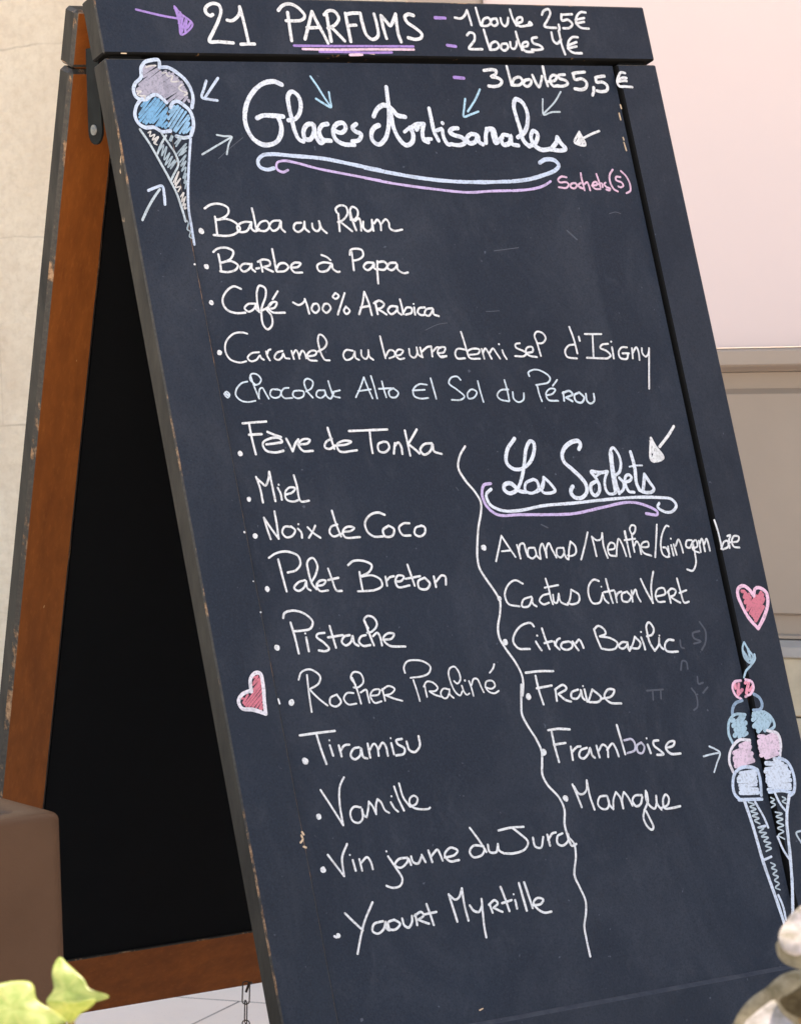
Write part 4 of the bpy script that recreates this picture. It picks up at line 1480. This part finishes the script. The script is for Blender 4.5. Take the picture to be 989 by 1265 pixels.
def finish():
    if ink is None: return
    part, name, txt = cur
    lab = 'chalk writing ' + txt if name == 'lettering' else ''
    ink.done(name, lab)
for ln in DATA.split('\n'):
    if not ln: continue
    if ln[0] == '#':
        finish(); cur = ln[1:].split('|'); ink = Ink(cur[0]); continue
    q = ln.split(' '); pts = [Vector((int(a)/1e4, int(b)/1e4)) for a, b in (z.split(',') for z in q[2:])]
    wd = int(q[1])/1e4
    if len(pts) == 1: ink.dot(q[0], pts[0], wd/2)
    else: ink.stroke(q[0], wd, pts)
finish()

# ------------------------------------------------------------------ brown planter beside the board
def planter():
    u1, n1 = 1.1775, -2.346                     # front right top corner along U and N
    org = U*(u1-.26) + N*(n1-.15); org.z = 0
    root = empty('planter', org, 'matt brown square-edged planter beside the left of the chalkboard', 'planter', th)
    hx, hy, h = .26, .15, .385+LIFT; rim = .030
    bm = bmesh.new()
    def ring(x, y, r, z, n=6):
        out_ = []
        for cx, cy, a0 in ((x-r, y-r, 0), (-x+r, y-r, 90), (-x+r, -y+r, 180), (x-r, -y+r, 270)):
            for k in range(n+1):
                a = R(a0+90*k/n); out_.append(bm.verts.new((cx+r*math.cos(a), cy+r*math.sin(a), z)))
        return out_
    rr = .012; tp = .003
    loops = [ring(hx-tp, hy-tp, rr, 0), ring(hx-tp+.001, hy-tp+.001, rr, .004)]
    for k in range(5):
        a = R(22.5*k); q = .006
        loops.append(ring(hx-q+q*math.cos(a), hy-q+q*math.cos(a), rr, h-q+q*math.sin(a)))
    loops += [ring(hx-rim+.003, hy-rim+.003, rr, h), ring(hx-rim, hy-rim, rr, h-.003), ring(hx-rim-.002, hy-rim-.002, rr, h-.055)]
    for a_, b_ in zip(loops, loops[1:]):
        n = len(a_)
        for k in range(n): bm.faces.new((a_[k], a_[(k+1) % n], b_[(k+1) % n], b_[k]))
    bm.faces.new(loops[0][::-1])
    M = Mat("brown_planter_resin", .5, .16)
    n1_ = M.noise(450, 3, .6); n2_ = M.noise(12, 4, .6)
    M.base(M.mix(M.ramp(n2_, [(.3, g(0)), (.7, g(1))]), (.074, .037, .020, 1), (.090, .046, .026, 1))); M.bump(n1_, .35, .0008)
    obj('planter_shell', bm, M.m, root, True)
    bm = bmesh.new(); bmesh.ops.create_grid(bm, x_segments=40, y_segments=24, size=1)
    for v in bm.verts:
        v.co.x *= hx-rim-.003; v.co.y *= hy-rim-.003; v.co.z = h-.05+.012*noise.noise(v.co*30)+.006*noise.noise(v.co*90)
    obj('soil', bm, mat_plain('potting_soil', (.06, .035, .022, 1), .9, .2, 0, .4, 80, .6, 200), root, True)
planter()

# ------------------------------------------------------------------ ivy in the foreground
def mat_leaf(name, green, pale, cream, rim0, rim1, vein=.35):
    M = Mat(name, *((.42, .45) if vein else (.8, .1)))
    uv = M.node('ShaderNodeUVMap'); sp = M.node('ShaderNodeSeparateXYZ'); M.link(uv.outputs[0], sp.inputs[0])
    n = M.noise(110, 6, .7); n2 = M.noise(45, 5, .7)
    ad = M.node('ShaderNodeMath', operation='MULTIPLY_ADD'); M.link(n2, ad.inputs[0]); ad.inputs[1].default_value = 1.1; M.link(sp.outputs[0], ad.inputs[2])
    mk = M.ramp(ad.outputs[0], [(rim0, g(0)), (rim1, g(1))])
    gcol = M.mix(M.ramp(n, [(.35, g(0)), (.65, g(1))]), green, pale)
    # paler veins running out from the stalk
    wv = M.node('ShaderNodeTexWave', wave_type='BANDS', bands_direction='Y'); wv.inputs['Scale'].default_value = .9; wv.inputs['Distortion'].default_value = 1.4; wv.inputs['Detail'].default_value = 3
    M.link(uv.outputs[0], wv.inputs['Vector'])
    gcol = M.mix(M.ramp(wv.outputs['Fac'], [(.86, g(0)), (.97, g(vein))]), gcol, cream)
    c = M.mix(mk, gcol, cream)
    bl = M.noise(160, 3, .5)
    c = M.mix(M.ramp(bl, [(.70, g(0)), (.76, g(.6))]), c, (.30, .20, .08, 1))
    M.base(c); M.bump(wv.outputs['Fac'] if vein else n, .15 if vein else .7, .0006 if vein else .0015)
    tr = M.node('ShaderNodeBsdfTranslucent'); M.link(c, tr.inputs[0])
    mx = M.node('ShaderNodeMixShader'); mx.inputs[0].default_value = .42
    M.link(M.p.outputs[0], mx.inputs[1]); M.link(tr.outputs[0], mx.inputs[2])
    M.link(mx.outputs[0], M.t.nodes['Material Output'].inputs[0]); return M.m
M_LEAF_Y = mat_leaf('yellow_green_ivy_leaf', (.27, .37, .09, 1), (.46, .50, .18, 1), (.72, .61, .24, 1), 1.06, 1.52, .16)
M_LEAF_O = mat_leaf('olive_cream_ivy_leaf', (.16, .15, .11, 1), (.34, .325, .27, 1), (.50, .52, .42, 1), 1.40, 1.58, .0)
M_LEAF_C = mat_leaf('cream_ivy_leaf', (.28, .26, .22, 1), (.56, .52, .54, 1), (.58, .54, .55, 1), 1.3, 1.7, .0)
M_LEAF_SHADE = mat_leaf('shaded_ivy_leaf', (.055, .046, .028, 1), (.13, .115, .08, 1), (.30, .29, .22, 1), 1.4, 1.6, .0)  # shade put into the leaf colour
M_STEM = mat_plain('ivy_stem', (.14, .10, .05, 1), .6, .3, 0, .3, 90)
M_POT = mat_plain('brown_pot', (.12, .075, .05, 1), .6, .3, 0, .1, 30)
M_SOIL = bpy.data.materials['potting_soil']

IVY = [(0, -.30), (.16, -.40), (.36, -.36), (.46, -.16), (.34, -.04), (.52, .14), (.60, .34), (.34, .32), (.20, .40), (.12, .66), (0, 1.0),
       (-.12, .66), (-.20, .40), (-.34, .32), (-.60, .34), (-.52, .14), (-.34, -.04), (-.46, -.16), (-.36, -.36), (-.16, -.40)]
def leaf(root, mat, origin, ax, ay, outline, bowl=.12, fold=.0, wave=.04, center=(0, .05), rings=8, thick=.0005, sub=5, name='leaf'):
    """leaf blade: outline in leaf units spanned by ax, ay (vectors in metres), bowed along its normal and folded on its midrib"""
    ax, ay = Vector(ax), Vector(ay); nz = ax.cross(ay).normalized(); S = (ax.length+ay.length)/2
    P = [Vector(p) for p in outline]; dense = []
    n = len(P)
    for i in range(n):
        p0, p1, p2, p3 = P[i-1], P[i], P[(i+1) % n], P[(i+2) % n]
        for k in range(sub):
            t = k/sub
            dense.append(.5*((2*p1)+(p2-p0)*t+(2*p0-5*p1+4*p2-p3)*t*t+(3*p1-p0-3*p2+p3)*t**3))
    c = Vector(center); bm = bmesh.new(); uvl = bm.loops.layers.uv.new('UVMap')
    sd = rnd.random()*50
    def pos(q, f_):
        r2 = (q-c).length
        z = -bowl*r2*r2 + fold*abs(q.x-c.x) + wave*noise.noise((q.x*2.3+sd, q.y*2.3, 0))*f_
        return Vector(origin) + ax*q.x + ay*q.y + nz*(z*S)
    uvs = {}
    ctr = bm.verts.new(pos(c, 0)); uvs[ctr] = (0, .5)
    prev = None; m = len(dense)
    for r_ in range(1, rings+1):
        f_ = r_/rings; cur_ = []
        for i, q in enumerate(dense):
            v = bm.verts.new(pos(c.lerp(q, f_), f_)); a = (q-c); uvs[v] = (f_, math.atan2(a.x, a.y)/math.pi); cur_.append(v)
        for i in range(m):
            j = (i+1) % m
            if prev is None: bm.faces.new((ctr, cur_[i], cur_[j]))
            else: bm.faces.new((prev[i], cur_[i], cur_[j], prev[j]))
        prev = cur_
    bmesh.ops.recalc_face_normals(bm, faces=bm.faces[:])
    for f in bm.faces:
        for l in f.loops: l[uvl].uv = uvs[l.vert]
    o = obj(name, bm, mat, root, True)
    md = o.modifiers.new('thickness', 'SOLIDIFY'); md.thickness = thick; md.offset = 0
    return o

def pot(root, r0, r1, h):
    bm = bmesh.new(); seg = 40
    prof = [(0, 0), (r0, 0), (r1, h-.03), (r1+.006, h-.03), (r1+.008, h-.002), (r1+.005, h), (r1-.004, h), (r1-.008, h-.03), (0, h-.03)]
    rings = []
    for r_, z in prof:
        rings.append([bm.verts.new((r_*math.cos(2*math.pi*k/seg), r_*math.sin(2*math.pi*k/seg), z)) for k in range(seg)] if r_ else [bm.verts.new((0, 0, z))])
    for a_, b_ in zip(rings, rings[1:]):
        for k in range(seg):
            q = [a_[k % len(a_)], a_[(k+1) % len(a_)], b_[(k+1) % len(b_)], b_[k % len(b_)]]
            q = list(dict.fromkeys(q)); bm.faces.new(q)
    bmesh.ops.recalc_face_normals(bm, faces=bm.faces[:])
    obj('pot', bm, M_POT, root, False)

CU = Vector((0, .07, .998))       # up on the picture plane at the plant
def ivy_plant(loc, label, main, low, base_mat, up_mat):
    root = empty('ivy_plant', loc, label, 'plant')
    pot(root, .085, .115, .30+LIFT)
    for (p, ax, ay, ol, kw, mt) in main:
        leaf(root, mt, Vector(p)-Vector(loc), ax, ay, ol, **kw)
        bm = bmesh.new(); tip = Vector(p)-Vector(loc) + Vector((0, .003, -.001))
        q0 = Vector((rnd.uniform(-.03, .03), rnd.uniform(0, .04), .265+LIFT))
        mid = Vector((tip.x*.9, tip.y+.030, tip.z-.045))
        pts = [q0.lerp(mid, t).lerp(mid.lerp(tip, t), t) + Vector((0, .003, -.002)) for t in [k/10 for k in range(11)]]
        tube(bm, pts, .0011, 6); obj('stem', bm, M_STEM, root)
    for k in range(low):
        a = k*2.4; rr = rnd.uniform(.03, .10); hz = LIFT+.315+rnd.uniform(0, .05)
        p = Vector((rr*math.cos(a), rr*math.sin(a), hz)); s_ = rnd.uniform(.022, .030)
        ay = Vector((math.cos(a), math.sin(a), rnd.uniform(-.3, .3))).normalized()*s_
        ax = ay.cross(Vector((0, 0, 1))).normalized()*s_
        leaf(root, up_mat if k % 3 else base_mat, p, ax, ay, IVY, bowl=.15, fold=.1)
        bm = bmesh.new(); tube(bm, [Vector((rr*.3*math.cos(a), rr*.3*math.sin(a), .266+LIFT)), p*.8+Vector((0, 0, .2*hz-.012)), p-Vector((0, 0, .001))], .0010, 6)
        obj('stem', bm, M_STEM, root)
    return root

D0 = 1.6; mpp = D0/K['f']
def world_outline(pts, D, c):
    """real-size outline of a leaf blade (metres, right/up) round its stalk point"""
    return [((x-c[0])*D/K['f'], -(y-c[1])*D/K['f']) for x, y in pts]
def blade(pts, c, D, lean, yaw, mt, **kw):
    ax = Vector((math.cos(yaw), math.sin(yaw), 0)); ay = Vector((0, math.sin(lean), math.cos(lean)))
    ol = world_outline(pts, D, c); s_ = .03
    cy, cl = math.cos(yaw), math.cos(lean)
    ol = [(x/cy/s_, y/cl/s_) for x, y in ol]
    return (at(c[0], c[1], D), ax*s_, ay*s_, ol, dict(center=(0, 0), **kw), mt)
LA = [(-30, 1250), (-18, 1226), (2, 1219), (16, 1217), (32, 1218), (40, 1224), (44, 1236), (58, 1246), (82, 1257), (66, 1266), (40, 1284), (4, 1290), (-22, 1276)]
LB = [(58, 1236), (66, 1222), (63, 1206), (64, 1190), (70, 1184), (80, 1192), (92, 1202), (104, 1212), (112, 1222), (134, 1226), (126, 1231), (112, 1235), (96, 1237), (76, 1238)]
LB2 = [(60, 1238), (78, 1236), (100, 1236), (119, 1236), (112, 1247), (98, 1257), (88, 1268), (78, 1262), (68, 1250)]
ivy_plant((-.20, 1.60, 0), 'yellow green ivy with sunlit leaves in the lower left corner', [
    blade(LA, (16, 1246), 1.56, R(48), R(8), M_LEAF_Y, bowl=.10, wave=.10),
    blade(LB, (82, 1224), 1.60, R(42), R(-10), M_LEAF_Y, bowl=.18, wave=.10),
    blade(LB2, (88, 1246), 1.585, R(-35), R(10), M_LEAF_Y, bowl=.10, wave=.08)], 9, M_LEAF_Y, M_LEAF_Y)
RC = [(962, 1148), (972, 1137), (986, 1129), (1006, 1122), (1026, 1136), (1028, 1160), (1006, 1168), (990, 1172), (974, 1172), (962, 1168), (958, 1158)]
RC2 = [(960, 1164), (974, 1160), (996, 1158), (1022, 1160), (1026, 1180), (1010, 1200), (996, 1203), (984, 1196), (968, 1188), (960, 1178)]
RD = [(986, 1198), (972, 1201), (958, 1209), (944, 1222), (927, 1236), (915, 1250), (906, 1268), (902, 1290), (930, 1300), (970, 1290), (1010, 1270), (1024, 1236), (1006, 1206)]
RF = [(962, 1232), (974, 1222), (990, 1212), (1008, 1206), (1020, 1226), (1014, 1250), (996, 1262), (980, 1256), (968, 1246)]  # added blade, painted dark for the shaded area beside RD
RE = [(920, 1268), (932, 1258), (948, 1250), (962, 1245), (966, 1254), (974, 1262), (988, 1276), (980, 1296), (950, 1300), (926, 1290)]
ivy_plant((.23, 1.60, 0), 'olive and cream variegated ivy in the lower right corner', [
    blade(RC2, (994, 1178), 1.60, R(-12), R(12), M_LEAF_O, bowl=.08, wave=.16),
    blade(RC, (992, 1150), 1.585, R(50), R(15), M_LEAF_C, bowl=.07, wave=.16),
    blade(RD, (966, 1246), 1.63, R(-6), R(-12), M_LEAF_O, bowl=.14, wave=.12),
    blade(RF, (988, 1234), 1.60, R(-20), R(20), M_LEAF_SHADE, bowl=.08, wave=.16),
    blade(RE, (950, 1276), 1.56, R(55), R(0), M_LEAF_C, bowl=.10, wave=.06)], 9, M_LEAF_O, M_LEAF_C)
